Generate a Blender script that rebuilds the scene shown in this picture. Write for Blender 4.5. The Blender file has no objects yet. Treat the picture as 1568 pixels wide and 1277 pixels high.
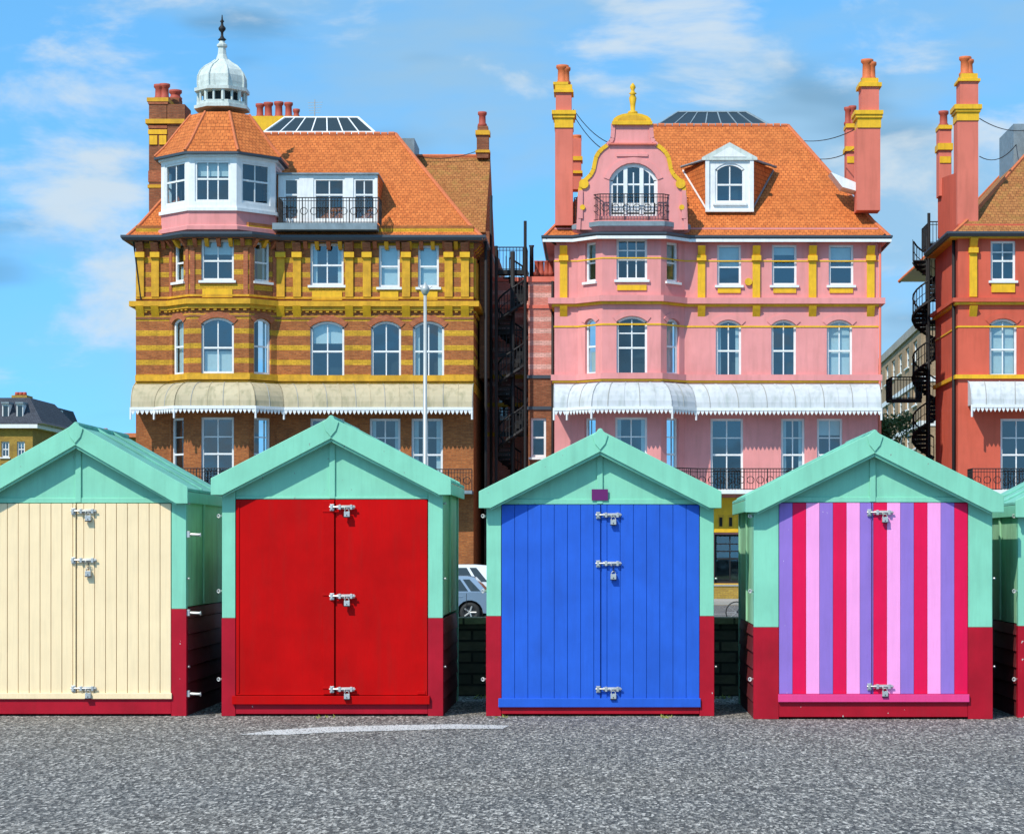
import bpy, math, random
from mathutils import Vector, Matrix
random.seed(7)
F=3520.0; CX=920.0; HY=840.0; EYE=1.6; YB=104.0; GZ=-0.65
def gx(px,Y=YB): return (px-CX)*Y/F
def gz(py,Y=YB): return EYE+(HY-py)*Y/F
sc=bpy.context.scene

# ------------------------------------------------------------------ materials
def lin(c):
    c=c/255.0
    return c/12.92 if c<=0.04045 else ((c+0.055)/1.055)**2.4
def C(r,g,b,k=1.0): return (min(lin(r)*k,0.9),min(lin(g)*k,0.9),min(lin(b)*k,0.9),1)
class NT:
    def __init__(s,name):
        s.m=bpy.data.materials.new(name); s.m.use_nodes=True
        s.t=s.m.node_tree; s.n=s.t.nodes; s.b=s.n['Principled BSDF']
        s.uvn=s.n.new('ShaderNodeUVMap'); s.uv=s.uvn.outputs[0]
        s.geo=s.n.new('ShaderNodeNewGeometry'); s.pos=s.geo.outputs['Position']
    def L(s,a,b): s.t.links.new(a,b)
    def noise(s,scale,detail=3,vec=None,rough=0.55,sx=1,sy=1,sz=1):
        mp=s.n.new('ShaderNodeMapping'); mp.inputs['Scale'].default_value=(sx,sy,sz)
        s.L(vec or s.pos,mp.inputs[0])
        t=s.n.new('ShaderNodeTexNoise'); t.inputs['Scale'].default_value=scale
        t.inputs['Detail'].default_value=detail; t.inputs['Roughness'].default_value=rough
        s.L(mp.outputs[0],t.inputs[0]); return t.outputs[0]
    def ramp(s,fac,stops):
        r=s.n.new('ShaderNodeValToRGB'); e=r.color_ramp.elements
        while len(e)>1: e.remove(e[-1])
        e[0].position=stops[0][0]; e[0].color=stops[0][1]
        for p,c in stops[1:]:
            x=e.new(p); x.color=c
        s.L(fac,r.inputs[0]); return r.outputs[0]
    def rng(s,fac,a,b,c,d):
        r=s.n.new('ShaderNodeMapRange'); r.inputs[1].default_value=a; r.inputs[2].default_value=b
        r.inputs[3].default_value=c; r.inputs[4].default_value=d; s.L(fac,r.inputs[0]); return r.outputs[0]
    def mix(s,fac,a,b,mode='MIX'):
        m=s.n.new('ShaderNodeMix'); m.data_type='RGBA'; m.blend_type=mode
        for v,i in ((fac,0),(a,6),(b,7)):
            if hasattr(v,'links'): s.L(v,m.inputs[i])
            else: m.inputs[i].default_value=v
        return m.outputs[2]
    def math(s,op,a,b=0.0):
        m=s.n.new('ShaderNodeMath'); m.operation=op
        for v,i in ((a,0),(b,1)):
            if hasattr(v,'links'): s.L(v,m.inputs[i])
            else: m.inputs[i].default_value=v
        return m.outputs[0]
    def bump(s,h,strength=0.3,dist=0.01):
        b=s.n.new('ShaderNodeBump'); b.inputs['Strength'].default_value=strength
        b.inputs['Distance'].default_value=dist; s.L(h,b.inputs['Height']); s.L(b.outputs[0],s.b.inputs['Normal'])
    def col(s,c): 
        if hasattr(c,'links'): s.L(c,s.b.inputs['Base Color'])
        else: s.b.inputs['Base Color'].default_value=c
    def rough(s,r): s.b.inputs['Roughness'].default_value=r
def dk(c,k): return (min(c[0]*k,.92),min(c[1]*k,.92),min(c[2]*k,.92),1)

def paint(name,c,rough=0.5,var=0.14,chip=None,chipth=0.70,scale=3.0,streak=0.28,spec=0.3):
    t=NT(name)
    n1=t.noise(scale,3)
    col=t.mix(t.rng(n1,0.3,0.7,0,1),dk(c,1-var),dk(c,1+var*0.4))
    if streak:
        n2=t.noise(5,4,sx=2.2,sy=2.2,sz=0.25)
        col=t.mix(t.rng(n2,0.5,0.8,0,streak),col,dk((c[0]*0.8+.02,c[1]*0.8+.02,c[2]*0.8+.015),0.62))
        n6=t.noise(60,1,sx=1,sy=1,sz=.05)
        col=t.mix(t.rng(n6,0.5,0.8,0,0.3),col,dk(c,0.8))
    if chip:
        n3=t.noise(26,2,sz=0.6)
        n4=t.noise(1.7,1)
        f=t.math('MULTIPLY',t.math('GREATER_THAN',n3,chipth),t.math('GREATER_THAN',n4,0.47))
        col=t.mix(f,col,chip)
    t.col(col); t.rough(rough)
    t.b.inputs['Specular IOR Level'].default_value=spec
    n5=t.noise(22,1,sz=.4); t.bump(n5,0.25,0.004)
    return t.m
def plain(name,c,rough=0.6,metal=0.0,var=0.1):
    t=NT(name); n=t.noise(6,2)
    t.col(t.mix(n,dk(c,1-var),dk(c,1+var))); t.rough(rough); t.b.inputs['Metallic'].default_value=metal
    return t.m

def brick(name,c1,c2,mortar,band=None,period=0.71,duty=0.38,zmin=8.9,topz=12.6,bw=0.23,bh=0.075,ms=0.010,dirt=0.3,bump=0.4):
    t=NT(name)
    b=t.n.new('ShaderNodeTexBrick'); b.inputs['Scale'].default_value=1
    b.inputs['Brick Width'].default_value=bw; b.inputs['Row Height'].default_value=bh
    b.inputs['Mortar Size'].default_value=ms; b.inputs['Color1'].default_value=c1; b.inputs['Color2'].default_value=c2
    b.inputs['Mortar'].default_value=mortar; b.inputs['Bias'].default_value=0.1
    t.L(t.uv,b.inputs[0])
    col=b.outputs[0]
    n=t.noise(0.9,3); n2=t.noise(3.5,4,sz=0.3); n3=t.noise(9,2,sz=2.5)
    if band:
        sp=t.n.new('ShaderNodeSeparateXYZ'); t.L(t.uv,sp.inputs[0]); v=sp.outputs[1]
        fr=t.math('FRACT',t.math('MULTIPLY',v,1/period))
        m1=t.math('MULTIPLY',t.math('LESS_THAN',fr,duty),t.math('GREATER_THAN',v,zmin))
        b2=t.n.new('ShaderNodeTexBrick'); b2.inputs['Scale'].default_value=1
        b2.inputs['Brick Width'].default_value=bw; b2.inputs['Row Height'].default_value=bh
        b2.inputs['Mortar Size'].default_value=ms; b2.inputs['Color1'].default_value=band; b2.inputs['Color2'].default_value=dk(band,0.7)
        b2.inputs['Mortar'].default_value=dk(band,0.5); t.L(t.uv,b2.inputs[0])
        col=t.mix(t.rng(n3,0.4,0.65,0,0.45),col,dk(c2,0.6))
        col=t.mix(m1,col,b2.outputs[0])
    else: col=t.mix(t.rng(n3,0.4,0.65,0,0.45),col,dk(c2,0.6))
    col=t.mix(t.rng(n,0.35,0.7,0,dirt),col,(0.03,0.02,0.015,1))
    col=t.mix(t.rng(n2,0.5,0.75,0,dirt),col,(0.05,0.035,0.02,1))
    t.col(col); t.rough(0.85)
    t.b.inputs['Specular IOR Level'].default_value=0.2
    t.bump(b.outputs[1],-bump,0.01)
    return t.m
def tiles(name,c1,c2,dark,moss=None):
    t=NT(name)
    b=t.n.new('ShaderNodeTexBrick'); b.inputs['Scale'].default_value=1
    b.inputs['Brick Width'].default_value=0.19; b.inputs['Row Height'].default_value=0.2
    b.inputs['Mortar Size'].default_value=0.016; b.inputs['Mortar Smooth'].default_value=0.6
    b.inputs['Color1'].default_value=c1; b.inputs['Color2'].default_value=c2; b.inputs['Mortar'].default_value=dark
    t.L(t.uv,b.inputs[0]); col=b.outputs[0]
    n=t.noise(0.45,4); n2=t.noise(2.3,4,rough=0.7); n3=t.noise(7,2)
    col=t.mix(t.rng(n,0.35,0.7,0,0.5),col,dk(c1,0.55))
    col=t.mix(t.rng(n2,0.5,0.72,0,0.6),col,moss or dk(c2,0.55))
    col=t.mix(t.rng(n3,0.5,0.62,0,0.3),col,dk(c1,1.2))
    t.col(col); t.rough(0.85); t.b.inputs['Specular IOR Level'].default_value=0.2
    sp=t.n.new('ShaderNodeSeparateXYZ'); t.L(t.uv,sp.inputs[0])
    fr=t.math('FRACT',t.math('MULTIPLY',sp.outputs[1],5.0))
    t.bump(t.math('MULTIPLY',fr,-1.0),0.9,0.03)
    return t.m
def stucco(name,c,stain=0.3):
    t=NT(name)
    n=t.noise(0.5,3); n2=t.noise(2.5,4,sx=1.6,sy=1.6,sz=0.22); n3=t.noise(1.6,4,rough=.7)
    col=t.mix(t.rng(n,0.3,0.7,0,1),dk(c,0.84),dk(c,1.04))
    col=t.mix(t.rng(n2,0.48,0.75,0,stain),col,(c[0]*0.5,c[1]*0.55,c[2]*0.5,1))
    col=t.mix(t.rng(n3,0.5,0.7,0,0.25),col,(c[0]*0.8,c[1]*0.75,c[2]*0.72,1))
    t.col(col); t.rough(0.8); t.b.inputs['Specular IOR Level'].default_value=0.2
    t.bump(t.noise(18,1),0.15,0.01); return t.m

MINT=C(142,220,190,0.84)
M={}
M['mint']=paint('mint_paint',MINT,0.5,0.1,chip=(0.2,0.3,0.24,1),chipth=0.75,streak=.3)
M['mint_side']=paint('mint_paint_streaked_shade_lift',(MINT[0]*1.35,MINT[1]*0.98,MINT[2]*0.88,1),0.6,0.2,streak=.6)  # streaky mint, its tone lifted to stand in for fill light on shaded sides
M['felt']=paint('roof_felt_green',(MINT[0]*0.8,MINT[1]*0.82,MINT[2]*0.9,1),0.7,0.25,scale=6,streak=.5)
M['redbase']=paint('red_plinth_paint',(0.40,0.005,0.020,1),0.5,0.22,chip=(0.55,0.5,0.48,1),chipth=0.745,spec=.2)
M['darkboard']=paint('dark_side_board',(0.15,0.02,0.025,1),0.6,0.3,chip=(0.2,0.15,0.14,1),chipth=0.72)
M['cream']=paint('cream_door',C(253,228,184,0.9),0.5,0.06,streak=.2)
M['red']=paint('red_gloss_door',(0.50,0.0012,0.0015,1),0.5,0.2,scale=2.2,streak=.35,spec=.1)
M['blue']=paint('blue_door',(0.020,0.11,0.58,1),0.5,0.14,spec=.2)
M['lilac']=paint('lilac_stripe',C(150,118,205,0.9),0.45,0.08,chip=(0.8,0.75,0.8,1),chipth=0.765)
M['crimson']=paint('crimson_stripe',C(232,16,80,0.9),0.42,0.08,spec=.2)
M['pinkstripe']=paint('pink_stripe',C(255,168,228,0.9),0.45,0.05,streak=.15)
M['pinkrail']=paint('pink_rail',C(235,70,140,0.9),0.45,0.06)
M['purple']=plain('purple_plaque',(0.12,0.005,0.11,1),0.4)
M['steel']=plain('galvanised_steel',(0.55,0.55,0.53,1),0.45,0.7,0.4)
M['blacksteel']=plain('dark_metal',(0.02,0.02,0.022,1),0.4,0.3)
M['gapdark']=plain('dark_gap',(0.012,0.01,0.01,1),0.9)
M['iron']=plain('black_iron',(0.005,0.005,0.007,1),0.7,0.0)
M['gutter']=plain('dark_gutter',(0.04,0.055,0.075,1),0.5,0.0)
M['white']=paint('white_joinery',(0.76,0.78,0.79,1),0.5,0.08)
M['whitelead']=paint('weathered_white_lead',(0.58,0.64,0.61,1),0.55,0.2,streak=.7)
M['lead']=paint('lead_sheet',(0.20,0.26,0.30,1),0.5,0.25)
OCH=(0.66,0.35,0.022,1)
M['ochre']=paint('ochre_stone_paint',OCH,0.65,0.28,streak=.55)
M['yellow']=paint('yellow_trim_paint',(0.78,0.44,0.018,1),0.6,0.16,streak=.5)
M['brick1']=brick('banded_brick',(0.54,0.175,0.05,1),(0.33,0.095,0.03,1),(0.32,0.16,0.07,1),band=(0.76,0.43,0.04,1),period=.66,duty=.36,dirt=.25)
M['brickarch']=brick('red_brick_arch',(0.56,0.18,0.08,1),(0.40,0.11,0.05,1),(0.3,0.14,0.08,1),dirt=0.15)
M['brickplain']=brick('brown_brick',(0.42,0.15,0.07,1),(0.27,0.085,0.04,1),(0.22,0.13,0.08,1))
M['brickpink']=brick('pink_striped_brick',(0.72,0.27,0.22,1),(0.6,0.2,0.16,1),(0.45,0.25,0.2,1),band=(0.82,0.48,0.42,1),zmin=9.0,period=0.55,dirt=.12)
M['ochrebrick']=brick('ochre_garden_brick',(0.55,0.36,0.06,1),(0.4,0.24,0.04,1),(0.3,0.2,0.08,1))
M['tanbrick']=brick('tan_brick',(0.5,0.34,0.2,1),(0.4,0.27,0.16,1),(0.4,0.33,0.25,1))
M['seawall']=brick('dark_block_wall',(0.16,0.11,0.07,1),(0.08,0.06,0.045,1),(0.015,0.013,0.012,1),bw=0.36,bh=0.12,ms=0.014,dirt=0.3,bump=1.0)
M['coping']=brick('lichen_coping',(0.30,0.26,0.13,1),(0.2,0.16,0.08,1),(0.02,0.02,0.01,1),bw=0.42,bh=0.3,ms=0.012,dirt=0.4)
M['tile']=tiles('orange_clay_tiles',(0.64,0.19,0.05,1),(0.48,0.125,0.032,1),(0.15,0.04,0.015,1))
M['tilebr']=tiles('brown_clay_tiles',(0.42,0.18,0.06,1),(0.30,0.11,0.035,1),(0.08,0.03,0.015,1),moss=(0.25,0.17,0.04,1))
M['slate']=tiles('slate_roof',(0.07,0.08,0.1,1),(0.05,0.055,0.07,1),(0.02,0.02,0.025,1))
M['ridge']=plain('ridge_tile',(0.52,0.14,0.05,1),0.8,0,0.3)
M['pink']=stucco('pink_stucco',C(236,156,154,0.9),0.32)
M['pinkdeep']=stucco('pink_chimney_stucco',C(226,124,106,0.9),0.35)
M['salmon']=stucco('salmon_red_stucco',C(218,102,80,0.88),0.35)
M['pot']=plain('terracotta_pot',(0.36,0.06,0.035,1),0.7,0,0.3)
M['potor']=plain('orange_pot',(0.55,0.13,0.035,1),0.7,0,0.3)
M['awn1']=stucco('tin_awning_buff',(0.50,0.43,0.29,1),0.8)
M['awn2']=stucco('tin_awning_white',(0.56,0.59,0.62,1),0.65)
M['awnseam']=plain('awning_seam',(0.30,0.30,0.28,1),0.7)
M['curtain']=plain('net_curtain',(0.70,0.73,0.70,1),0.9)
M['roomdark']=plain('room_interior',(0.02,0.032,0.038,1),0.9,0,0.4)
M['grey']=plain('grey_pole_paint',(0.42,0.44,0.44,1),0.45,0.2)
M['rubber']=plain('tyre_rubber',(0.02,0.02,0.02,1),0.8)
M['carblue']=plain('car_paint_blue_grey',(0.22,0.30,0.40,1),0.25,0.4,0.02)
M['carwhite']=plain('car_paint_white',(0.72,0.75,0.78,1),0.25,0.1,0.02)
M['lampglass']=plain('headlamp_glass',(0.7,0.72,0.74,1),0.1,0.2,0.02)
M['redlamp']=plain('tail_lamp',(0.45,0.01,0.01,1),0.15,0.0,0.02)
M['carglass']=plain('car_window_glass',(0.03,0.045,0.055,1),0.05,0.0,0.02)
M['concrete']=stucco('concrete_pavement',(0.36,0.34,0.31,1),0.4)
M['whiteline']=plain('road_marking_paint',(0.72,0.72,0.7,1),0.7)
M['bark']=plain('bark',(0.12,0.08,0.05,1),0.9,0,0.3)
t=NT('window_glass')
tr=t.n.new('ShaderNodeBsdfTransparent'); tr.inputs[0].default_value=(0.64,0.76,0.80,1)
gl=t.n.new('ShaderNodeBsdfGlossy'); gl.inputs['Roughness'].default_value=0.03; gl.inputs[0].default_value=(0.85,0.95,1,1)
bp=t.n.new('ShaderNodeBump'); bp.inputs['Strength'].default_value=.08; bp.inputs['Distance'].default_value=.06; t.L(t.noise(0.9,1),bp.inputs['Height']); t.L(bp.outputs[0],gl.inputs['Normal'])
mx=t.n.new('ShaderNodeMixShader'); mx.inputs[0].default_value=0.12
t.L(tr.outputs[0],mx.inputs[1]); t.L(gl.outputs[0],mx.inputs[2])
t.L(mx.outputs[0],t.n['Material Output'].inputs[0]); M['glass']=t.m
def asphalt(name,base,warm,speck=1.0):
    t=NT(name)
    big=t.noise(0.3,3); mid=t.noise(1.2,4,rough=0.7,sy=.5)
    mp=t.n.new('ShaderNodeMapping'); mp.inputs['Scale'].default_value=(1,0.3,1); t.L(t.pos,mp.inputs[0])
    v=t.n.new('ShaderNodeTexVoronoi'); v.inputs['Scale'].default_value=58; t.L(mp.outputs[0],v.inputs['Vector'])
    sp=t.n.new('ShaderNodeSeparateColor'); t.L(v.outputs['Color'],sp.inputs[0])
    fine=t.noise(64,2,rough=0.8,sy=.25)
    col=t.mix(t.rng(big,0.4,0.6,0,1),base,warm)
    stone=t.ramp(sp.outputs[0],[(0,(0.02,0.02,0.02,1)),(0.3,(0.09,0.087,0.083,1)),(0.65,(0.24,0.228,0.21,1)),(0.88,(0.46,0.43,0.385,1)),(1,(0.75,0.7,0.64,1))])
    col=t.mix(0.72*speck,col,stone)
    col=t.mix(t.rng(mid,0.42,0.75,0,0.3),col,dk(base,0.45))
    col=t.mix(t.rng(fine,0.52,0.64,0,0.85),col,(0.02,0.019,0.018,1))
    t.col(col); t.rough(0.85); t.b.inputs['Specular IOR Level'].default_value=0.2
    t.bump(v.outputs['Distance'],0.6,0.010); return t.m
M['asphalt']=asphalt('promenade_asphalt',(0.17,0.168,0.168,1),(0.205,0.187,0.167,1))
M['road']=asphalt('road_asphalt',(0.13,0.13,0.135,1),(0.14,0.14,0.135,1),0.4)
M['tarpatch']=asphalt('pale_asphalt_patch',(0.62,0.61,0.6,1),(0.6,0.59,0.58,1),0.12)
t=NT('lawn_grass'); t.col(t.mix(t.rng(t.noise(1.2,4),0.3,0.7,0,1),(0.05,0.1,0.02,1),(0.11,0.15,0.03,1))); t.rough(0.9); M['grass']=t.m
t=NT('foliage'); t.col(t.mix(t.noise(2.5,3),(0.03,0.09,0.015,1),(0.12,0.2,0.03,1))); t.rough(0.7); M['leaf']=t.m
t=NT('weeds'); t.col(t.mix(t.noise(9,3),(0.16,0.2,0.03,1),(0.32,0.28,0.06,1))); t.rough(0.8); M['weed']=t.m

# ------------------------------------------------------------------ mesh builder
class Frame:
    def __init__(s,A,B):
        s.A=Vector((A[0],A[1])); d=Vector((B[0],B[1]))-s.A; s.len=d.length; s.t=d.normalized(); s.n=Vector((s.t.y,-s.t.x))
    def p(s,u,z,d=0):
        q=s.A+s.t*u+s.n*d; return (q.x,q.y,z)
    def u(s,px):
        k=(px-CX)/F; return (k*s.A.y-s.A.x)/(s.t.x-k*s.t.y)
def off(path,d):
    P=[Vector((p[0],p[1])) for p in path]; N=[]
    for a,b in zip(P[:-1],P[1:]):
        t=(b-a).normalized(); N.append(Vector((t.y,-t.x)))
    out=[]
    for i,p in enumerate(P):
        if i==0: m=N[0]
        elif i==len(P)-1: m=N[-1]
        else:
            m=(N[i-1]+N[i])/(1+N[i-1].dot(N[i]))
        q=p+m*d; out.append((q.x,q.y))
    return out
class MB:
    def __init__(s): s.v=[];s.f=[];s.m=[];s.sm=[];s.mats=[]
    def mi(s,k):
        if k not in s.mats: s.mats.append(k)
        return s.mats.index(k)
    def face(s,idx,mat,sm=False): s.f.append(idx); s.m.append(s.mi(mat)); s.sm.append(sm)
    def poly(s,pts,mat,sm=False):
        b=len(s.v); s.v+= [tuple(p) for p in pts]; s.face(list(range(b,b+len(pts))),mat,sm)
    def hexa(s,P,mat):
        b=len(s.v); s.v+=[tuple(p) for p in P]
        for q in ((0,1,2,3),(7,6,5,4),(0,4,5,1),(1,5,6,2),(2,6,7,3),(3,7,4,0)): s.face([b+i for i in q],mat)
    def box(s,x0,x1,y0,y1,z0,z1,mat):
        s.hexa([(x0,y0,z0),(x1,y0,z0),(x1,y1,z0),(x0,y1,z0),(x0,y0,z1),(x1,y0,z1),(x1,y1,z1),(x0,y1,z1)],mat)
    def fbox(s,f,u0,u1,z0,z1,d0,d1,mat):
        s.hexa([f.p(u0,z0,d0),f.p(u1,z0,d0),f.p(u1,z0,d1),f.p(u0,z0,d1),f.p(u0,z1,d0),f.p(u1,z1,d0),f.p(u1,z1,d1),f.p(u0,z1,d1)],mat)
    def prism(s,front,vec,mat,sidemat=None):
        n=len(front); b=len(s.v); vec=Vector(vec)
        s.v+=[tuple(p) for p in front]+[tuple(Vector(p)+vec) for p in front]
        s.face(list(range(b,b+n)),mat); s.face(list(range(b+2*n-1,b+n-1,-1)),mat)
        for i in range(n):
            j=(i+1)%n; s.face([b+i,b+n+i,b+n+j,b+j],sidemat or mat)
    def rod(s,a,b,r,mat,n=6,r2=None,cap=True):
        a=Vector(a);b=Vector(b); d=b-a
        if d.length<1e-6: return
        d.normalize(); x=d.orthogonal().normalized(); y=d.cross(x); r2=r if r2 is None else r2
        o=len(s.v)
        for c,rr in ((a,r),(b,r2)):
            for i in range(n):
                t=2*math.pi*i/n; s.v.append(tuple(c+x*math.cos(t)*rr+y*math.sin(t)*rr))
        for i in range(n):
            j=(i+1)%n; s.face([o+i,o+j,o+n+j,o+n+i],mat,n>6)
        if cap: s.face([o+i for i in range(n)][::-1],mat); s.face([o+n+i for i in range(n)],mat)
    def lathe(s,cx,cy,prof,n,mat,rot=0.0,sm=True):
        o=len(s.v)
        for r,z in prof:
            for i in range(n):
                t=rot+2*math.pi*i/n; s.v.append((cx+math.cos(t)*r,cy+math.sin(t)*r,z))
        for k in range(len(prof)-1):
            for i in range(n):
                j=(i+1)%n; s.face([o+k*n+i,o+k*n+j,o+(k+1)*n+j,o+(k+1)*n+i],mat,sm)
        s.face([o+i for i in range(n)][::-1],mat); s.face([o+(len(prof)-1)*n+i for i in range(n)],mat)
    def sweep(s,path,prof,mat,cap=True):
        rings=[]
        for d,z in prof: rings.append([(x,y,z) for x,y in off(path,d)])
        for k in range(len(prof)-1):
            for i in range(len(path)-1):
                s.poly([rings[k][i],rings[k][i+1],rings[k+1][i+1],rings[k+1][i]],mat)
        if cap and len(prof)>2:
            s.poly([r[0] for r in rings],mat); s.poly([r[-1] for r in rings],mat)
    def course(s,path,z0,z1,d,mat):
        s.sweep(path,[(-0.02,z0),(d,z0),(d,z1),(-0.02,z1),(-0.02,z0)],mat)
    def ring(s,c,r,w,axis,mat,n=16,k=5):
        c=Vector(c);o=len(s.v); ax=Vector(axis).normalized(); X=ax.orthogonal().normalized(); Y=ax.cross(X)
        for i in range(n):
            t=2*math.pi*i/n; rd=X*math.cos(t)+Y*math.sin(t)
            for j in range(k):
                u=2*math.pi*j/k; s.v.append(tuple(c+rd*(r+w*math.cos(u))+ax*w*math.sin(u)))
        for i in range(n):
            for j in range(k):
                a=o+i*k+j; b=o+i*k+(j+1)%k; i2=(i+1)%n
                s.face([a,b,o+i2*k+(j+1)%k,o+i2*k+j],mat,True)
    def build(s,name,parent=None,bevel=0,loc=None):
        me=bpy.data.meshes.new(name); me.from_pydata(s.v,[],s.f)
        for k in s.mats: me.materials.append(M[k])
        me.polygons.foreach_set('material_index',s.m); me.polygons.foreach_set('use_smooth',s.sm)
        me.update()
        uv=me.uv_layers.new(name='UVMap'); me.update()
        for p in me.polygons:
            n=p.normal
            if abs(n.z)>0.95 or n.length<0.5: t=Vector((1,0,0)); b=Vector((0,1,0))
            else:
                t=Vector((-n.y,n.x,0)).normalized()
                if abs(t.x)>abs(t.y): 
                    if t.x<0: t=-t
                elif t.y<0: t=-t
                b=n.cross(t)
                if b.z<0: b=-b
            for li in p.loop_indices:
                c=me.vertices[me.loops[li].vertex_index].co
                uv.data[li].uv=(c.dot(t)+50,c.dot(b))
        ob=bpy.data.objects.new(name,me); sc.collection.objects.link(ob)
        if bevel:
            md=ob.modifiers.new('bevel','BEVEL'); md.width=bevel; md.segments=2; md.limit_method='ANGLE'; md.angle_limit=math.radians(40)
        if parent is not None:
            ob.parent=parent
            if loc is None: ob.matrix_parent_inverse=Matrix.Translation(-Vector(parent.location))
        return ob
def empty(name,loc=(0,0,0)):
    e=bpy.data.objects.new(name,None); e.location=loc; e.empty_display_size=0.5; sc.collection.objects.link(e); return e

# ------------------------------------------------------------------ windows / walls
def arcpts(u0,u1,zs,rise,n=10,o=0.0):
    w=(u1-u0)/2; R=(w*w+rise*rise)/(2*rise); cz=zs+rise-R; cu=(u0+u1)/2; a=math.asin(min(1,w/R))
    return [(cu+(R+o)*math.sin(-a+2*a*i/n),cz+(R+o)*math.cos(-a+2*a*i/n)) for i in range(n+1)]
def window(mw,f,u0,u1,z0,z1,rise=0,cols=2,rows=1,wall='pink',arch=None,frame='white',sill='white',curt=None,split=0.5,fw=0.1,depth=0.2,back=0.9):
    D=depth
    zs=z1-rise
    for q in ([f.p(u0,z0,0),f.p(u0,z0,-D),f.p(u0,z1,-D),f.p(u0,z1,0)],[f.p(u1,z0,0),f.p(u1,z0,-D),f.p(u1,z1,-D),f.p(u1,z1,0)],
              [f.p(u0,z0,0),f.p(u1,z0,0),f.p(u1,z0,-D),f.p(u0,z0,-D)]): mw.poly(q,wall)
    if rise:
        ap=arcpts(u0,u1,zs,rise)
        h=len(ap)//2
        mw.poly([f.p(u0,z1,0)]+[f.p(a,b,0) for a,b in ap[:h+1]],wall)
        mw.poly([f.p(a,b,0) for a,b in ap[h:]]+[f.p(u1,z1,0)],wall)
        ip=arcpts(u0,u1,zs,rise,o=-fw)
        for i in range(len(ap)-1):
            mw.poly([f.p(*ap[i],0),f.p(*ap[i+1],0),f.p(*ap[i+1],-D),f.p(*ap[i],-D)],wall)
            mw.poly([f.p(*ap[i],-D+.08),f.p(*ap[i+1],-D+.08),f.p(*ip[i+1],-D+.08),f.p(*ip[i],-D+.08)],frame)
            mw.poly([f.p(*ip[i],-D+.08),f.p(*ip[i+1],-D+.08),f.p(*ip[i+1],-D),f.p(*ip[i],-D)],frame)
        if arch:
            op=arcpts(u0,u1,zs,rise,o=0.26); lp=arcpts(u0,u1,zs,rise,o=0.01)
            for i in range(len(ap)-1):
                P=[f.p(*lp[i],0),f.p(*lp[i+1],0),f.p(*op[i+1],0),f.p(*op[i],0)]
                Q=[f.p(*lp[i],.04),f.p(*lp[i+1],.04),f.p(*op[i+1],.04),f.p(*op[i],.04)]
                mw.hexa(P+Q,arch)
    else:
        mw.poly([f.p(u0,z1,0),f.p(u1,z1,0),f.p(u1,z1,-D),f.p(u0,z1,-D)],wall)
        mw.fbox(f,u0+fw,u1-fw,z1-fw,z1,-D-.02,-D+.08,frame)
    mw.fbox(f,u0,u0+fw,z0,zs,-D-.02,-D+.08,frame); mw.fbox(f,u1-fw,u1,z0,zs,-D-.02,-D+.08,frame)
    mw.fbox(f,u0+fw,u1-fw,z0,z0+fw*1.1,-D-.02,-D+.08,frame)
    if sill: mw.fbox(f,u0-.1,u1+.1,z0-.11,z0-.003,-D+.02,.11,sill)
    iu0,iu1,iz0,iz1=u0+fw,u1-fw,z0+fw*1.1,z1-(fw if not rise else fw)
    zm=iz0+(iz1-iz0)*split
    mw.fbox(f,iu0,iu1,zm-.04,zm+.04,-D-.01,-D+.06,frame)
    b=0.027
    for i in range(1,cols):
        u=iu0+(iu1-iu0)*i/cols; mw.fbox(f,u-b,u+b,iz0,zm-.035,-D,-D+.035,frame); mw.fbox(f,u-b,u+b,zm+.035,iz1-(rise*0.2),-D+.004,-D+.039,frame)
    for i in range(1,rows):
        z=zm+(iz1-zm)*i/rows; mw.fbox(f,iu0,iu1,z-b,z+b,-D+.002,-D+.03,frame)
    g=-D+.015
    mw.poly([f.p(iu0,iz0,g),f.p(iu1,iz0,g),f.p(iu1,iz1,g),f.p(iu0,iz1,g)],'glass')
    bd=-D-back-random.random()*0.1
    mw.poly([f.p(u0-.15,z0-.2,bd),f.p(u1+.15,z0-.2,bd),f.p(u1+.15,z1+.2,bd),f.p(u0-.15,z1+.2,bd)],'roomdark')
    c=random.random() if curt is None else curt
    cd=-D-.12
    def cq(a,bb,c0,c1): mw.poly([f.p(a,c0,cd),f.p(bb,c0,cd),f.p(bb,c1,cd),f.p(a,c1,cd)],'curtain')
    w=iu1-iu0
    if c<0.3: 
        k=0.12+0.1*random.random(); cq(iu0,iu0+w*k,iz0,iz1); cq(iu1-w*k,iu1,iz0,iz1)
    elif c<0.55: cq(iu0,iu1,iz0+(iz1-iz0)*(0.4+0.4*random.random()),iz1)
    elif c<0.62: cq(iu0,iu1,iz0,iz1)
    elif c<0.72: cq(iu0,iu1,iz0,iz0+(iz1-iz0)*0.4)
def wall(mw,f,z0,z1,openings,mat,u0=0,u1=None):
    u1=f.len if u1 is None else u1
    us=sorted({u0,u1}|{o[0] for o in openings}|{o[1] for o in openings}); zs=sorted({z0,z1}|{o[2] for o in openings}|{o[3] for o in openings})
    for a,b in zip(us[:-1],us[1:]):
        for c,d in zip(zs[:-1],zs[1:]):
            uc=(a+b)/2; zc=(c+d)/2
            if any(o[0]<uc<o[1] and o[2]<zc<o[3] for o in openings): continue
            mw.poly([f.p(a,c),f.p(b,c),f.p(b,d),f.p(a,d)],mat)
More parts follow.
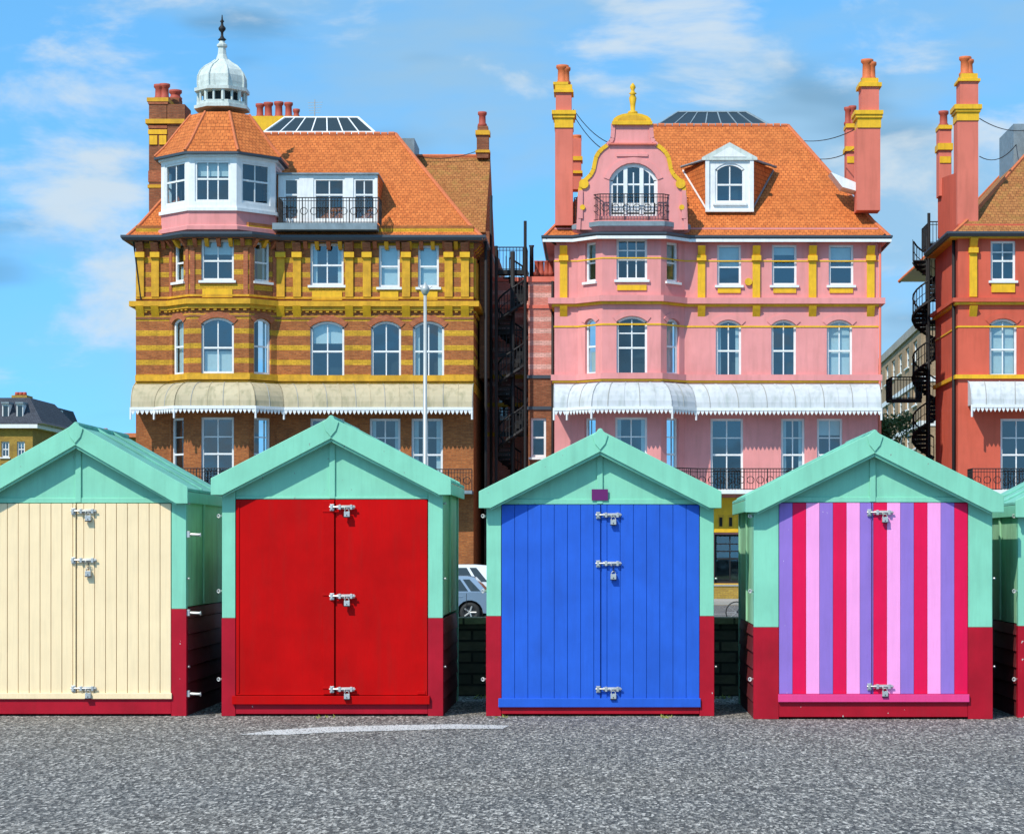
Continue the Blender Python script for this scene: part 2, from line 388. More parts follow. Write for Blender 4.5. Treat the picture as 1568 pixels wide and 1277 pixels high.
def facade(mw,mwin,path,wins,z0,z1,mat):
    frames=[]
    for i in range(len(path)-1):
        f=Frame(path[i],path[i+1]); frames.append(f); ops=[]
        for (a,b,t,bt,kw) in wins.get(i,[]):
            ua,ub=f.u(a),f.u(b); zt,zb=gz(t),gz(bt)
            ops.append((ua,ub,zb,zt)); window(mwin,f,ua,ub,zb,zt,wall=mat,**kw)
        wall(mw,f,z0,z1,ops,mat)
    return frames
def railing(mb,path,z0,z1,mat='iron',step=0.13,r=0.016,rings=True):
    P=[Vector((p[0],p[1],0)) for p in path]
    for a,b in zip(P[:-1],P[1:]):
        L=(b-a).length
        for z in (z0+.04,z1,z1-.14): mb.rod((a.x,a.y,z),(b.x,b.y,z),r*1.5 if z==z1 else r,mat,5)
        n=max(1,int(L/step))
        for i in range(n+1):
            q=a.lerp(b,i/n); mb.rod((q.x,q.y,z0),(q.x,q.y,z1),r if i%8 else r*2,mat,4)
        if rings:
            ax=(b-a).normalized().cross(Vector((0,0,1)))
            m=max(1,int(L/0.42))
            for i in range(m):
                q=a.lerp(b,(i+.5)/m); mb.ring((q.x,q.y,(z0+z1)/2-.03),0.16,0.016,ax,mat,10,4)
def awning(mb,path,zt,zb,dep,mat,fr='white'):
    prof=[]
    n=7
    for i in range(n+1):
        a=math.pi/2*i/n; prof.append((dep*math.sin(a)*0.98 if i else 0.0,zb+(zt-zb)*math.cos(a)))
    mb.sweep(path,prof,mat,cap=False)
    mb.sweep(path,[(0,zb-.0),(dep*0.98,zb-.02)],mat,cap=False)
    for sgn,idx in ((-1,0),(1,-1)):
        pts=[]
        for d,z in prof: q=off(path,d)[idx]; pts.append((q[0],q[1],z))
        q=off(path,0)[idx]; pts.append((q[0],q[1],zb)); mb.poly(pts,mat)
    for i in range(len(path)-1):
        rings=[off(path,d) for d,z in prof]
        A=[Vector((*r[i],p[1])) for r,p in zip(rings,prof)]; B=[Vector((*r[i+1],p[1])) for r,p in zip(rings,prof)]
        L=(B[-1]-A[-1]).length; m=max(1,int(L/0.62))
        for k in range(m+1):
            for j in range(n):
                mb.rod(A[j].lerp(B[j],k/m)+Vector((0,0,.005)),A[j+1].lerp(B[j+1],k/m)+Vector((0,0,.005)),0.022,'awnseam' if k%2 else mat,4,cap=False)
    q=off(path,dep)
    mb.course(q,zb-.13,zb+.0,0.05,fr)
    for a,b in zip(q[:-1],q[1:]):
        f=Frame(a,b); m=max(1,round(f.len/0.19)); w=f.len/m
        for k in range(m):
            u=k*w; mb.prism([f.p(u+.01,zb-.13,.03),f.p(u+w-.01,zb-.13,.03),f.p(u+w-.03,zb-.22,.03),f.p(u+w/2,zb-.33,.03),f.p(u+.03,zb-.22,.03)],(-f.n.x*.03,-f.n.y*.03,0),fr)
    for p in q:
        mb.rod((p[0],p[1],zb-.55),(p[0],p[1],zb),0.05,fr,6)
def hip(mb,x0,x1,y0,y1,z0,tx0,tx1,ty0,ty1,z1,mat,flat='lead',ridge=True):
    A=[(x0,y0,z0),(x1,y0,z0),(x1,y1,z0),(x0,y1,z0)]; B=[(tx0,ty0,z1),(tx1,ty0,z1),(tx1,ty1,z1),(tx0,ty1,z1)]
    k=0.16
    Mi=[tuple(a[i]*(1-k)+b[i]*k-(0.14 if i==2 else 0) for i in range(3)) for a,b in zip(A,B)]
    for i in range(4):
        j=(i+1)%4
        mb.poly([A[i],A[j],Mi[j],Mi[i]],mat); mb.poly([Mi[i],Mi[j],B[j],B[i]],mat)
    mb.poly(B,flat); mb.poly(A[::-1],'white')
    if ridge:
        for i in range(4):
            for (p,q) in ((A[i],Mi[i]),(Mi[i],B[i])):
                mb.rod(p,q,0.09,'ridge',6)
            j=(i+1)%4; a=Vector(B[i]);b=Vector(B[j]); n=int((b-a).length/0.34)
            for m in range(n):
                mb.rod(a.lerp(b,m/n),a.lerp(b,(m+.85)/n),0.12 if m%2 else .1,'ridge',6)
def chimney(mb,stages,Y,dep,pots,potmat='pot'):
    for (a,b,t,bt,mat,e) in stages:
        mb.box(gx(a,Y),gx(b,Y),Y-e,Y+dep+e,gz(bt,Y),gz(t,Y),mat)
    for (px,t,bt,r) in pots:
        x=gx(px,Y); z0=gz(bt,Y); z1=gz(t,Y); y=Y+dep/2
        mb.lathe(x,y,[(r*1.1,z0),(r*1.15,z0+.12),(r*.85,z0+.2),(r*.8,z1-.2),(r*1.1,z1-.12),(r*1.1,z1)],12,potmat)
def skylight(mb,a,b,pyb,pyt,Y0,Y1,inset,barmat='white'):
    x0,x1=gx(a,Y0),gx(b,Y0); z0=gz(pyb,Y0); z1=gz(pyt,Y0+1); i=inset
    A=[(x0,Y0,z0),(x1,Y0,z0),(x1,Y1,z0),(x0,Y1,z0)]; B=[(x0+i,Y0+i,z1),(x1-i,Y0+i,z1),(x1-i,Y1-i,z1),(x0+i,Y1-i,z1)]
    for k in range(4):
        j=(k+1)%4; mb.poly([A[k],A[j],B[j],B[k]],'carglass')
        for p,q in ((A[k],A[j]),(B[k],B[j]),(A[k],B[k])): mb.rod(p,q,0.06,barmat,5)
        n=7 if k%2==0 else 4
        for m in range(1,n): mb.rod(Vector(A[k]).lerp(Vector(A[j]),m/n),Vector(B[k]).lerp(Vector(B[j]),m/n),0.04,barmat,4)
    mb.poly(B,'carglass'); mb.box(x0-.1,x1+.1,Y0-.1,Y1+.1,z0-.8,z0-.02,barmat)
def pilaster(mb,f,px,w,py0,py1,mat,d=0.1,bracket=None,corbel=None):
    u=f.u(px); h=w/2
    mb.fbox(f,u-h,u+h,gz(py1),gz(py0),0,d,mat)
    if bracket:
        mb.fbox(f,u-h*1.25,u+h*1.25,gz(py0)+.002,gz(py0-8),0,d+.12,bracket)
        mb.prism([f.p(u-h,gz(py0-8),0),f.p(u-h,gz(py0-8),d+.05),f.p(u-h,gz(py0-22),d+.34),f.p(u-h,gz(py0-22),0)],(f.t.x*w,f.t.y*w,0),corbel or bracket)
    u=f.u(px)
    mb.prism([f.p(u-h,gz(485),0),f.p(u-h,gz(474),.2),f.p(u-h,gz(469),.28),f.p(u-h,gz(469),0)],(f.t.x*w,f.t.y*w,0),bracket or mat)

# ==================================================================  GROUND
g=MB(); R=3000
g.poly([(-R,-200,GZ),(R,-200,GZ),(R,R,GZ),(-R,R,GZ)],'grass'); g.build('ground')
g=MB(); g.box(-120,120,-60,25.4,GZ-.3,0,'asphalt'); g.build('promenade')
g=MB()
def gp(px,py):
    Y=EYE*F/(py-HY); return (gx(px,Y),Y,.004)
g.poly([gp(366,1125),gp(420,1118),gp(500,1113),gp(620,1110),gp(700,1109),gp(780,1111),gp(770,1116),gp(690,1116),gp(600,1119),gp(520,1121),gp(440,1125)],'tarpatch'); g.build('asphalt_patch')
g=MB(); g.poly([(-200,66,GZ+.004),(200,66,GZ+.004),(200,92,GZ+.004),(-200,92,GZ+.004)],'road'); 
for x in range(-100,100,6): g.poly([(x,79,GZ+.008),(x+2.6,79,GZ+.008),(x+2.6,79.12,GZ+.008),(x,79.12,GZ+.008)],'whiteline')
for y in (66.4,91.5): g.poly([(-200,y,GZ+.008),(200,y,GZ+.008),(200,y+.1,GZ+.008),(-200,y+.1,GZ+.008)],'yellow')
g.build('road')
g=MB(); g.box(-200,200,92,97.8,GZ-.1,GZ+.12,'concrete'); g.box(-200,200,63.5,66,GZ-.1,GZ+.12,'concrete'); g.build('pavement')
g=MB(); g.box(-60,60,25.0,25.35,0,0.78,'seawall'); g.box(-60,60,24.96,25.39,0.783,0.85,'coping'); g.build('sea_front_wall')

# ==================================================================  BEACH HUTS
def bolt(mb,x,z,y,drop=0):
    mb.box(x-.045,x-.005,y-.012,y,z-.032,z+.032,'steel')
    mb.box(x+.02,x+.19,y-.01,y,z-.014,z+.02,'steel')
    for dx in (-.028,.05,.16): mb.box(x+dx-.011,x+dx+.011,y-.034,y-.0105,z-.02,z+.026,'steel')
    mb.rod((x-.05,y-.022,z+.004),(x+.2,y-.022,z+.004),0.0085,'steel',8)
    mb.rod((x+.1,y-.022,z+.004),(x+.1,y-.06,z-.02),0.007,'steel',6)
    px_=x+.12; pz=z-.075-drop
    if drop:
        for i in range(5): mb.ring((px_+.004*(-1)**i,y-.03,z-.03-i*.022),0.011,0.0035,(1,0.6*(-1)**i,0),'blacksteel',8,4)
    mb.ring((px_,y-.026,pz+.042),0.02,0.0045,(0,1,0),'steel',12,5)
    mb.box(px_-.027,px_+.027,y-.042,y-.012,pz-.022,pz+.036,'steel')
    mb.box(px_-.029,px_+.029,y-.044,y-.010,pz-.022,pz-.012,'blacksteel')
    mb.rod((px_,y-.0425,pz),(px_,y-.0455,pz),0.006,'blacksteel',8)
def hut(cx,W,peak,Y,d0,d1,dtop,dbot,seam,kind,bolts,zsplit,plaque=None,eave=0.07,slope=0.515,sidehooks=True,chains=(),apexdiam=True):
    s=Y/F; X=lambda p:(p-CX)*s; Z=lambda p:EYE+(HY-p)*s
    D=2.12
    xc=X(cx); hw=W*s/2; x0,x1=xc-hw,xc+hw; zp=Z(peak); zw=zp-.06-slope*hw
    zs=Z(zsplit); a,b=X(d0),X(d1); zt,zb=Z(dtop),max(Z(dbot),0.03); sx=X(seam)
    e=empty('beach_hut',(xc,Y+D/2,0))
    m=MB()
    for sx0,sgn in ((x0,-1),(x1,1)):
        n=7
        for i in range(n):
            y0=Y+.08+(D-.1)*i/n; y1=Y+.08+(D-.1)*(i+1)/n-.006
            m.box(min(sx0,sx0-sgn*.03),max(sx0,sx0-sgn*.03),y0,y1,zs+.02,zw-.01,'mint_side')
        zz=0.16
        while zz<zs-.01:
            z1=min(zz+.15,zs+.012); o=sgn*.012
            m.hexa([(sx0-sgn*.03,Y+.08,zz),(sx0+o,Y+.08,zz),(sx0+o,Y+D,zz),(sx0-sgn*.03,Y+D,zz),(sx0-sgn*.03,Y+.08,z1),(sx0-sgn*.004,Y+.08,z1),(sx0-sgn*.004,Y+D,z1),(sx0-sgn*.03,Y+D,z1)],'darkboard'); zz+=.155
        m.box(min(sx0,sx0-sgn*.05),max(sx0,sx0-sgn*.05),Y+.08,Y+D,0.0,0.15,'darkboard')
        m.box(min(sx0+sgn*.015,sx0-sgn*.07),max(sx0+sgn*.015,sx0-sgn*.07),Y+D+.002,Y+D+.08,0,zw-.02,'mint_side')
        m.box(min(sx0+sgn*.02,sx0+sgn*.001),max(sx0+sgn*.02,sx0+sgn*.001),Y+.9,Y+.96,zs+.03,zw-.03,'mint_side')
    m.poly([(x0,Y+D,0),(x1,Y+D,0),(x1,Y+D,zw),(xc,Y+D,zp-.05),(x0,Y+D,zw)],'mint_side')
    m.box(x0+.03,x1-.03,Y+.1,Y+D-.05,0.05,0.1,'gapdark')
    m.box(a-.05,b+.05,Y+.06,Y+.075,.02,zt+.1,'gapdark')
    m.build('side_walls',e,0.003)
    m=MB()
    m.box(x0,a-.004,Y,Y+.075,zs,zw+.0,'mint'); m.box(b+.004,x1,Y,Y+.075,zs,zw,'mint')
    m.box(x0-.004,a-.002,Y-.004,Y+.078,0,zs-.002,'redbase'); m.box(b+.002,x1+.004,Y-.004,Y+.078,0,zs-.002,'redbase')
    gy=Y+.02
    m.prism([(a-.002,gy,zt+.005),(b+.002,gy,zt+.005),(b+.002,gy,zp-.08-slope*(b-xc)),(xc,gy,zp-.08),(a-.002,gy,zp-.08-slope*(xc-a))],(0,.03,0),'mint')
    m.box(xc-.03,xc+.025,gy-.02,gy-.001,zt+.01,zp-.13,'mint')
    m.box(a,b,gy-.012,gy-.0005,zt+.006,zt+.055 if kind!='panel' else zt+.03,'mint')
    m.box(a,b,Y+.0,Y+.07,0.02,max(zb-.015,.03),'redbase')
    m.build('front_frame',e,0.004)
    m=MB()
    ov=.075+eave; y0=Y-.13; y1=Y+D+.12
    for sg in (-1,1):
        ex=xc+sg*(hw+ov); ez=zp-slope*(hw+ov)
        m.hexa([(xc,y0+.025,zp),(ex,y0+.025,ez),(ex,y1,ez),(xc,y1,zp),(xc,y0+.025,zp+.028),(ex,y0+.025,ez+.028),(ex,y1,ez+.028),(xc,y1,zp+.028)],'felt')
        w=.165
        m.prism([(xc,y0,zp+.04),(ex+sg*.012,y0,ez+.04),(ex+sg*.012,y0,ez-w*.72),(ex-sg*.10,y0,ez-w*.72+.0),(xc,y0,zp-w)],(0,.024,0),'mint')
        m.prism([(xc,y0+.026,zp-w+.01),(ex-sg*.1,y0+.026,ez-w*.72),(ex-sg*.1,y0+.026,ez-w*.72-.02),(xc,y0+.026,zp-w-.03)],(0,.02,0),'mint')
        m.box(min(ex,ex-sg*.022),max(ex,ex-sg*.022),y0+.03,y1,ez-.11,ez-.002,'mint')
        for yy in (Y+.72,Y+1.45):
            m.hexa([(xc+sg*.02,yy,zp+.018),(ex,yy,ez+.028),(ex,yy+.04,ez+.028),(xc+sg*.02,yy+.04,zp+.018),(xc+sg*.02,yy,zp+.045),(ex,yy,ez+.045),(ex,yy+.04,ez+.045),(xc+sg*.02,yy+.04,zp+.045)],'felt')
    m.rod((xc,y0+.03,zp+.03),(xc,y1,zp+.03),.03,'felt',8)
    if apexdiam:
        m.prism([(xc-.075,y0-.014,zp-.01),(xc,y0-.014,zp+.055),(xc+.075,y0-.014,zp-.01),(xc+.05,y0-.014,zp-.09),(xc,y0-.014,zp-.15),(xc-.05,y0-.014,zp-.09)],(0,.0135,0),'mint')
    m.build('roof',e,0.004)
    m=MB(); yf=Y-.005
    if kind=='panel':
        m.box(a+.004,sx-.004,yf,yf+.04,zb,zt,'red'); m.box(sx+.004,b-.004,yf+.002,yf+.04,zb,zt,'red')
        m.box(sx-.11,sx-.006,yf-.02,yf-.0005,zb+.01,zt-.01,'red')
        m.box(a-.03,b+.02,yf-.035,yf+.01,zb-.085,zb-.005,'red')
        for zz in (zb+.06,zb+.95,zt-.12):
            m.box(sx-.12,sx+.02,yf-.026,yf-.0205,zz,zz+.02,'red')
        m.box(a+.02,a+.035,yf-.008,yf,zb+.02,zt-.02,'red'); m.box(b-.1,b-.02,yf-.004,yf,zb+.01,zb+.04,'red')
    else:
        if kind=='cream': n=17; cols=['cream']
        elif kind=='blue': n=15; cols=['blue']
        else: n=14; cols=['lilac','crimson','pinkstripe']
        w=(b-a)/n; gap=.0045 if kind!='stripe' else .002
        if kind=='blue': gap=.003
        for i in range(n):
            p0=a+i*w; p1=p0+w
            jy=random.uniform(0,.003)
            mt=cols[i%len(cols)]
            if p0<sx-.01<p1-.01 and sx-p0>.012 and p1-sx>.012:
                m.box(p0+gap/2,sx-.004,yf+jy,yf+.03,zb,zt,mt); m.box(sx+.004,p1-gap/2,yf+.004,yf+.03,zb,zt,mt)
            else: m.box(p0+gap/2,p1-gap/2,yf+jy,yf+.03,zb,zt,mt)
        bc={'cream':'cream','blue':'blue','stripe':'redbase'}[kind]
        m.box(a+.01,b-.01,yf+.031,yf+.045,zb+.01,zt-.01,bc)
        m.box(sx-.012,sx-.005,yf-.012,yf+.0,zb+.01,zt-.01,{'cream':'cream','blue':'blue','stripe':'lilac'}[kind])
        if kind=='blue': m.box(a-.03,b+.01,yf-.025,yf+.02,zb-.02,zb+.065,'blue')
        if kind=='cream': m.box(a-.02,b+.01,yf-.02,yf+.02,zb-.035,zb+.02,'cream')
        if kind=='stripe': m.box(a-.01,b+.01,yf-.03,yf+.02,zb-.075,zb-.003,'pinkrail')
    m.build('doors',e,0.004)
    m=MB()
    for i,q in enumerate(bolts): bolt(m,sx,Z(q),yf-.004-(.018 if kind=='panel' else 0),0.06 if i in chains else 0)
    if plaque: m.box(X(plaque[0]),X(plaque[1]),gy-.03,gy-.021,Z(plaque[3]),Z(plaque[2]),'purple')
    if sidehooks:
        for q in (818,898 if kind!='cream' else 938,1062):
            z=Z(q)
            m.rod((x1+.0,Y+.04,z),(x1+.13,Y+.02,z-.004),.014,'steel',8); m.ring((x1+.135,Y+.02,z-.006),.018,.006,(1,0,0),'steel',10,5)
            m.box(x1+.0,x1+.03,Y+.015,Y+.065,z-.03,z+.03,'steel')
    for q in (790,905,1040):
        z=Z(q); m.rod((x0-.0,Y+.04,z),(x0-.035,Y+.02,z),.011,'steel',8); m.ring((x0-.035,Y+.02,z),.016,.005,(0.2,1,0),'steel',10,5)
        m.rod((x1+.0,Y+.04,z+.12),(x1+.03,Y+.02,z+.12),.011,'steel',8)
    m.build('bolts_and_padlocks',e,0.0015)
    return e
hut(120,330,656,22.0,-22,262,771,1064,117,'cream',(783,858,1054),932,chains=(1,),eave=-.05,slope=0.57)
hut(509,338,646,22.0,361,655,765,1064,513,'panel',(777,913,1055),946,eave=0.0,slope=0.515,sidehooks=False)
hut(919,348,666,22.0,768,1071,773,1079,920,'blue',(789,863,1055),943,plaque=(906,931,749,766),chains=(1,),eave=-.02,slope=0.51,sidehooks=False)
hut(1337,365,668,21.6,1193,1482,770,1062,1335,'stripe',(785,1051),960,eave=0.0,slope=0.50,sidehooks=False)
hut(1742,366,676,21.8,1581,1904,773,1064,1742,'blue',(785,1051),958,slope=0.515,eave=-.04,sidehooks=False)
hut(-270,340,655,22.1,-420,-118,773,1064,-270,'panel',(785,1051),945)

# ==================================================================  BUILDING 1 : banded brick
def baypath(a,b,d,root,x0,x1,yb):
    yf=YB-d; xa,xb=gx(a,yf),gx(b,yf)
    return [(x0,yb),(x0,YB),(xa-d,YB),(xa,yf),(xb,yf),(xb+d,YB),(x1,YB),(x1,yb)]
ZE=gz(366); ZG=GZ
X0,X1=gx(208),gx(725)
P1=baypath(290,381,1.1,0,X0,X1,126)
B1=empty('banded_brick_mansion',(gx(466),115,GZ))
mw=MB(); mn=MB(); mt=MB()
A=dict(cols=2,split=0.48,arch=None); Bk=dict(rise=.28,cols=2,split=0.46,arch='brickarch'); Ck=dict(rise=0,cols=2,rows=2,split=0.5)
def rowset(lst,t,b,kw): return [(a,c,t,b,kw) for a,c in lst]
w1={3:rowset([(308,358)],372,434,A)+rowset([(308,358)],490,575,Bk)+rowset([(308,358)],641,752,Ck),
    2:rowset([(266,281)],374,434,dict(cols=1,split=.48))+rowset([(264,281)],490,575,dict(rise=.2,cols=1,arch='brickarch'))+rowset([(262,281)],641,752,dict(cols=1,rows=2)),
    4:rowset([(390,414)],374,434,dict(cols=1,split=.48))+rowset([(389,415)],490,575,dict(rise=.2,cols=1,arch='brickarch'))+rowset([(389,415)],641,752,dict(cols=1,rows=2)),
    5:rowset([(475,526)],373,437,A)+rowset([(580,612),(640,672)],376,440,dict(cols=1,split=.5,curt=.6))+rowset([(475,527),(568,614),(632,680)],492,578,Bk)
      +rowset([(475,527),(566,613),(630,678)],641,752,Ck)+rowset([(560,610),(640,690)],790,870,Ck)}
F1=facade(mw,mn,P1,w1,ZG,ZE+.6,'brick1')
for (t,b,d,k) in ((364,371,.42,'brickplain'),(462,470,.26,'ochre'),(470,476,.14,'ochre'),(455,458,.06,'ochre'),(575,584,.16,'ochre'),(486,489,.03,'brickplain')):
    mt.course(P1[1:-1] if d<.2 else P1,gz(b),gz(t),d,k)
mt.course(P1,gz(600),gz(585),.03,'ochre')
for fi in (1,2,3,4,5,6):
    ff=F1[fi]; n=max(1,int(ff.len/.5))
    for k in range(n):
        u=(k+.5)*ff.len/n
        mt.prism([ff.p(u-.09,gz(383),0),ff.p(u-.09,gz(381),.1),ff.p(u-.09,gz(371.5),.34),ff.p(u-.09,gz(371.5),0)],(ff.t.x*.18,ff.t.y*.18,0),'ochre' if k%2 else 'brickarch')
    n=max(1,int(ff.len/.3))
    for k in range(n):
        u=(k+.5)*ff.len/n; mt.fbox(ff,u-.07,u+.07,gz(479),gz(476.2),0,.1,'ochre')
f=F1[5]
for px in (430,455,535,562,622,687,712): pilaster(mt,f,px,.36,395,455,'ochre',.1,'yellow','brickplain')
for px in (215,238): pilaster(mt,F1[1],px,.34,395,455,'ochre',.1,'yellow','brickplain')
for u in (0.5,2.2,4.5,7,10,13,16,19): 
    ff=F1[6]; mt.fbox(ff,u-.2,u+.2,gz(455),gz(395),0,.1,'ochre'); mt.fbox(ff,u-.25,u+.25,gz(560),gz(545),0,.05,'ochre')
for fi,(a,b) in ((3,(310,356)),(5,(478,524)),(5,(582,610)),(5,(642,670))):
    ff=F1[fi]; mt.fbox(ff,ff.u(a),ff.u(b),gz(459.5),gz(447),0,.05,'yellow')
for fi in (2,3,4):
    ff=F1[fi]
    mt.fbox(ff,0.04,.24,gz(455),gz(384),0,.05,'brickarch'); mt.fbox(ff,ff.len-.24,ff.len-.04,gz(455),gz(384),0,.05,'brickarch')
mw.build('walls',B1); mn.build('windows',B1)
P1a=[(P1[1][0]+.0,YB)]+P1[2:6]+[(P1[6][0],YB)]
aw=MB(); awning(aw,P1a,gz(588),gz(626),1.15,'awn1'); aw.build('veranda_awning',B1)
bl=MB(); q=off(P1a,1.25); bl.sweep(P1a,[(0,gz(757)),(1.3,gz(757)),(1.3,gz(752)),(0,gz(752))],'lead'); railing(bl,q,gz(752),gz(720)); bl.build('veranda_balcony',B1)
rf=MB()
hip(rf,gx(190,103.5),gx(741,103.5),YB-.5,126.5,gz(366,103.5),gx(338,110),gx(606,110),110,120,gz(206,110),'tile')
rf.sweep(P1,[(0.02,gz(372)),(.5,gz(370)),(.58,gz(366)),(.58,gz(362.5)),(.02,gz(362))],'gutter')
yb0,yb1=107.5,112.5
rf.prism([(gx(747,110),yb0,gz(356,yb0)),(gx(747,110),yb1,gz(240,yb1)),(gx(747,110),yb1+5,gz(356,yb0))],(-5.2,0,0),'tilebr','tilebr')
rf.rod((gx(635,yb1),yb1,gz(240,yb1)),(gx(747,110),yb1,gz(240,yb1)),.11,'ridge',6)
rf.box(gx(618,112),gx(637,112),111,114,gz(245,111),gz(212,111),'lead')
rf.build('roof',B1)
tr=MB()
tr.box(gx(735,108),gx(750,108),107.6,125,gz(580,108),gz(356,108),'brickplain')
skylight(tr,404,574,203,181,112,118,.9)
chimney(tr,[(730,748,207,242,'brickplain',.0),(728,750,200,207,'ochre',.08),(731,747,193,200,'brickplain',0),(728,750,230,234,'ochre',.06)],112,.7,[(738,170,193,.2)])
chimney(tr,[(228,255,197,345,'brickplain',0),(256,283,160,330,'brickplain',0),(223,283,183,190,'ochre',.1),(228,255,160,183,'brickplain',.0),(225,258,150,156,'ochre',.06),(227,257,156,160,'brickarch',.04),(227,256,192,197,'brickarch',.03),(227,256,199,206,'yellow',.05),(229,241,208,222,'yellow',.06),(244,255,208,222,'yellow',.06),(226,258,283,288,'ochre',.03),(227,256,262,279,'brickarch',.03)],107,1.6,[(239,125,150,.24),(247,124,150,.24)])
chimney(tr,[(386,456,178,215,'yellow',0)],115,.9,[(396,157,180,.2),(409,155,180,.22),(425,154,180,.22),(440,155,180,.2),(452,165,180,.16)])
chimney(tr,[(258,274,150,165,'brickplain',0)],108.5,.9,[(266,136,152,.28)])
ax=gx(482,116)
tr.rod((ax,116,gz(210,116)),(ax,116,gz(153,116)),.03,'grey',5)
for i in range(5): tr.rod((ax-.35+i*.02,116,gz(158+4*i,116)),(ax+.4-i*.03,116,gz(157+4*i,116)),.015,'grey',4)
tr.build('chimneys_and_skylight',B1)
TC=(gx(339,104.9),105.1); ap=2.58; 
def octa(c,a): 
    R_=a/math.cos(math.pi/8); return [(c[0]+R_*math.cos(math.radians(d)),c[1]+R_*math.sin(math.radians(d))) for d in (112.5,157.5,202.5,247.5,292.5,337.5,382.5,427.5)]
yt=102.5
tw=MB(); tn=MB()
tp=octa(TC,ap); R8=1/math.cos(math.pi/8)
for i in range(7):
    f=Frame(tp[i],tp[i+1]); L=f.len
    z0,z1=gz(320,yt),gz(234,yt)
    op=[(.28,L-.28,gz(309,yt),gz(246,yt))] if 1<=i<=5 else []
    for o in op: window(tn,f,*o,cols=3 if i==3 else 2,rows=1,split=0.56,wall='white',sill=None,fw=.09,depth=.12,back=.7,curt=.5 if i==3 else .9)
    wall(tw,f,z0,z1,op,'white')
z=lambda p:gz(p,yt)
tw.lathe(TC[0],TC[1],[((ap-.35)*R8,z(362)),((ap+.03)*R8,z(352)),((ap+.12)*R8,z(352)),((ap+.12)*R8,z(346)),(ap*R8*1.0,z(344)),(ap*R8*1.0,z(323)),],8,'pink',math.pi/8,False)
tw.lathe(TC[0],TC[1],[((ap+.1)*R8,z(323)),((ap+.1)*R8,z(318)),(ap*R8,z(318))],8,'white',math.pi/8,False)
tw.lathe(TC[0],TC[1],[((ap)*R8,z(240)),((ap+.12)*R8,z(240)),((ap+.12)*R8,z(234)),((ap+.2)*R8,z(233))],8,'white',math.pi/8,False)
tw.lathe(TC[0],TC[1],[((ap+.27)*R8,z(237)),((ap+.30)*R8,z(237)),((ap+.30)*R8,z(233.5)),((ap+.2)*R8,z(233.5))],8,'gutter',math.pi/8,False)
tw.lathe(TC[0],TC[1],[((ap+.26)*R8,z(236)),((ap+.26)*R8,z(232.5)),((ap-.15)*R8,z(216)),(1.9*R8,z(190)),(1.32*R8,z(163))],8,'tile',math.pi/8,False)
for k in range(8):
    t=math.pi/8+k*math.pi/4; pts=[((ap+.28)*R8,232),((ap-.15)*R8,216),(1.9*R8,190),(1.32*R8,163)]
    for (r0,q0),(r1,q1) in zip(pts[:-1],pts[1:]):
        tw.rod((TC[0]+math.cos(t)*r0,TC[1]+math.sin(t)*r0,z(q0)),(TC[0]+math.cos(t)*r1,TC[1]+math.sin(t)*r1,z(q1)),.07,'ridge',6)
yt2=104.
z=lambda p:gz(p,yt2)
tw.lathe(TC[0],TC[1],[(1.3,z(163)),(1.3,z(158)),(1.18,z(157)),(1.18,z(152)),(1.0,z(152))],8,'whitelead',math.pi/8,False)
tw.lathe(TC[0],TC[1],[(.78,z(153)),(.78,z(134))],8,'roomdark',math.pi/8,False)
for k in range(16):
    t=k*math.pi/8+math.pi/16; tw.rod((TC[0]+math.cos(t)*1.06,TC[1]+math.sin(t)*1.06,z(153)),(TC[0]+math.cos(t)*1.06,TC[1]+math.sin(t)*1.06,z(135)),.06 if k%2 else .09,'whitelead',6)
tw.lathe(TC[0],TC[1],[(1.1,z(137)),(1.28,z(136)),(1.28,z(131)),(1.1,z(130)),(1.12,z(122)),(1.1,z(112)),(.98,z(103)),(.78,z(96)),(.48,z(90)),(.3,z(85)),(.2,z(76)),(.17,z(66)),(.24,z(64)),(.24,z(61)),(.15,z(59)),(.12,z(55))],8,'whitelead',math.pi/8,False)
for k in range(8):
    t=math.pi/8+k*math.pi/4; pts=[(1.12,130),(1.14,122),(1.12,112),(1.0,103),(.8,96),(.5,90),(.32,85)]
    for (r0,q0),(r1,q1) in zip(pts[:-1],pts[1:]): tw.rod((TC[0]+math.cos(t)*r0,TC[1]+math.sin(t)*r0,z(q0)),(TC[0]+math.cos(t)*r1,TC[1]+math.sin(t)*r1,z(q1)),.035,'whitelead',5)
tw.lathe(TC[0],TC[1],[(.1,z(56)),(.2,z(53)),(.1,z(50)),(.06,z(47)),(.06,z(42)),(.16,z(38)),(.17,z(35)),(.07,z(31)),(.05,z(27)),(.1,z(25)),(.04,z(22)),(.02,z(15))],8,'iron')
tw.build('corner_turret',B1); tn.build('turret_windows',B1)
dm=MB(); yd=104.6
f=Frame((gx(426,yd),yd),(gx(578,yd),yd)); z0,z1=gz(348,yd),gz(268,yd)
ops=[]
for a,b,c in ((434,458,1),(480,528,2),(541,574,2)):
    o=(f.u(a),f.u(b),gz(338,yd),gz(273,yd)); ops.append(o); window(dm,f,*o,cols=c,rows=1,split=.62,wall='white',sill=None,depth=.12,back=.7,curt=.9)
wall(dm,f,z0,z1,ops,'white')
dm.box(gx(424,yd),gx(580,yd),yd-.12,yd+4,z1+.002,z1+.08,'lead')
for px in (426,578): dm.box(gx(px,yd)-.04,gx(px,yd)+.04,yd+.01,yd+4,z0,z1,'tile')
dm.box(gx(424,yd),gx(582,yd),103.1,yd,gz(352,103.2),gz(342,103.2),'lead')
railing(dm,[(gx(427,103.2),yd-.1),(gx(427,103.2),103.2),(gx(580,103.2),103.2),(gx(580,103.2),yd-.1)],gz(342,103.2),gz(303,103.2))
dm.build('roof_loggia',B1)
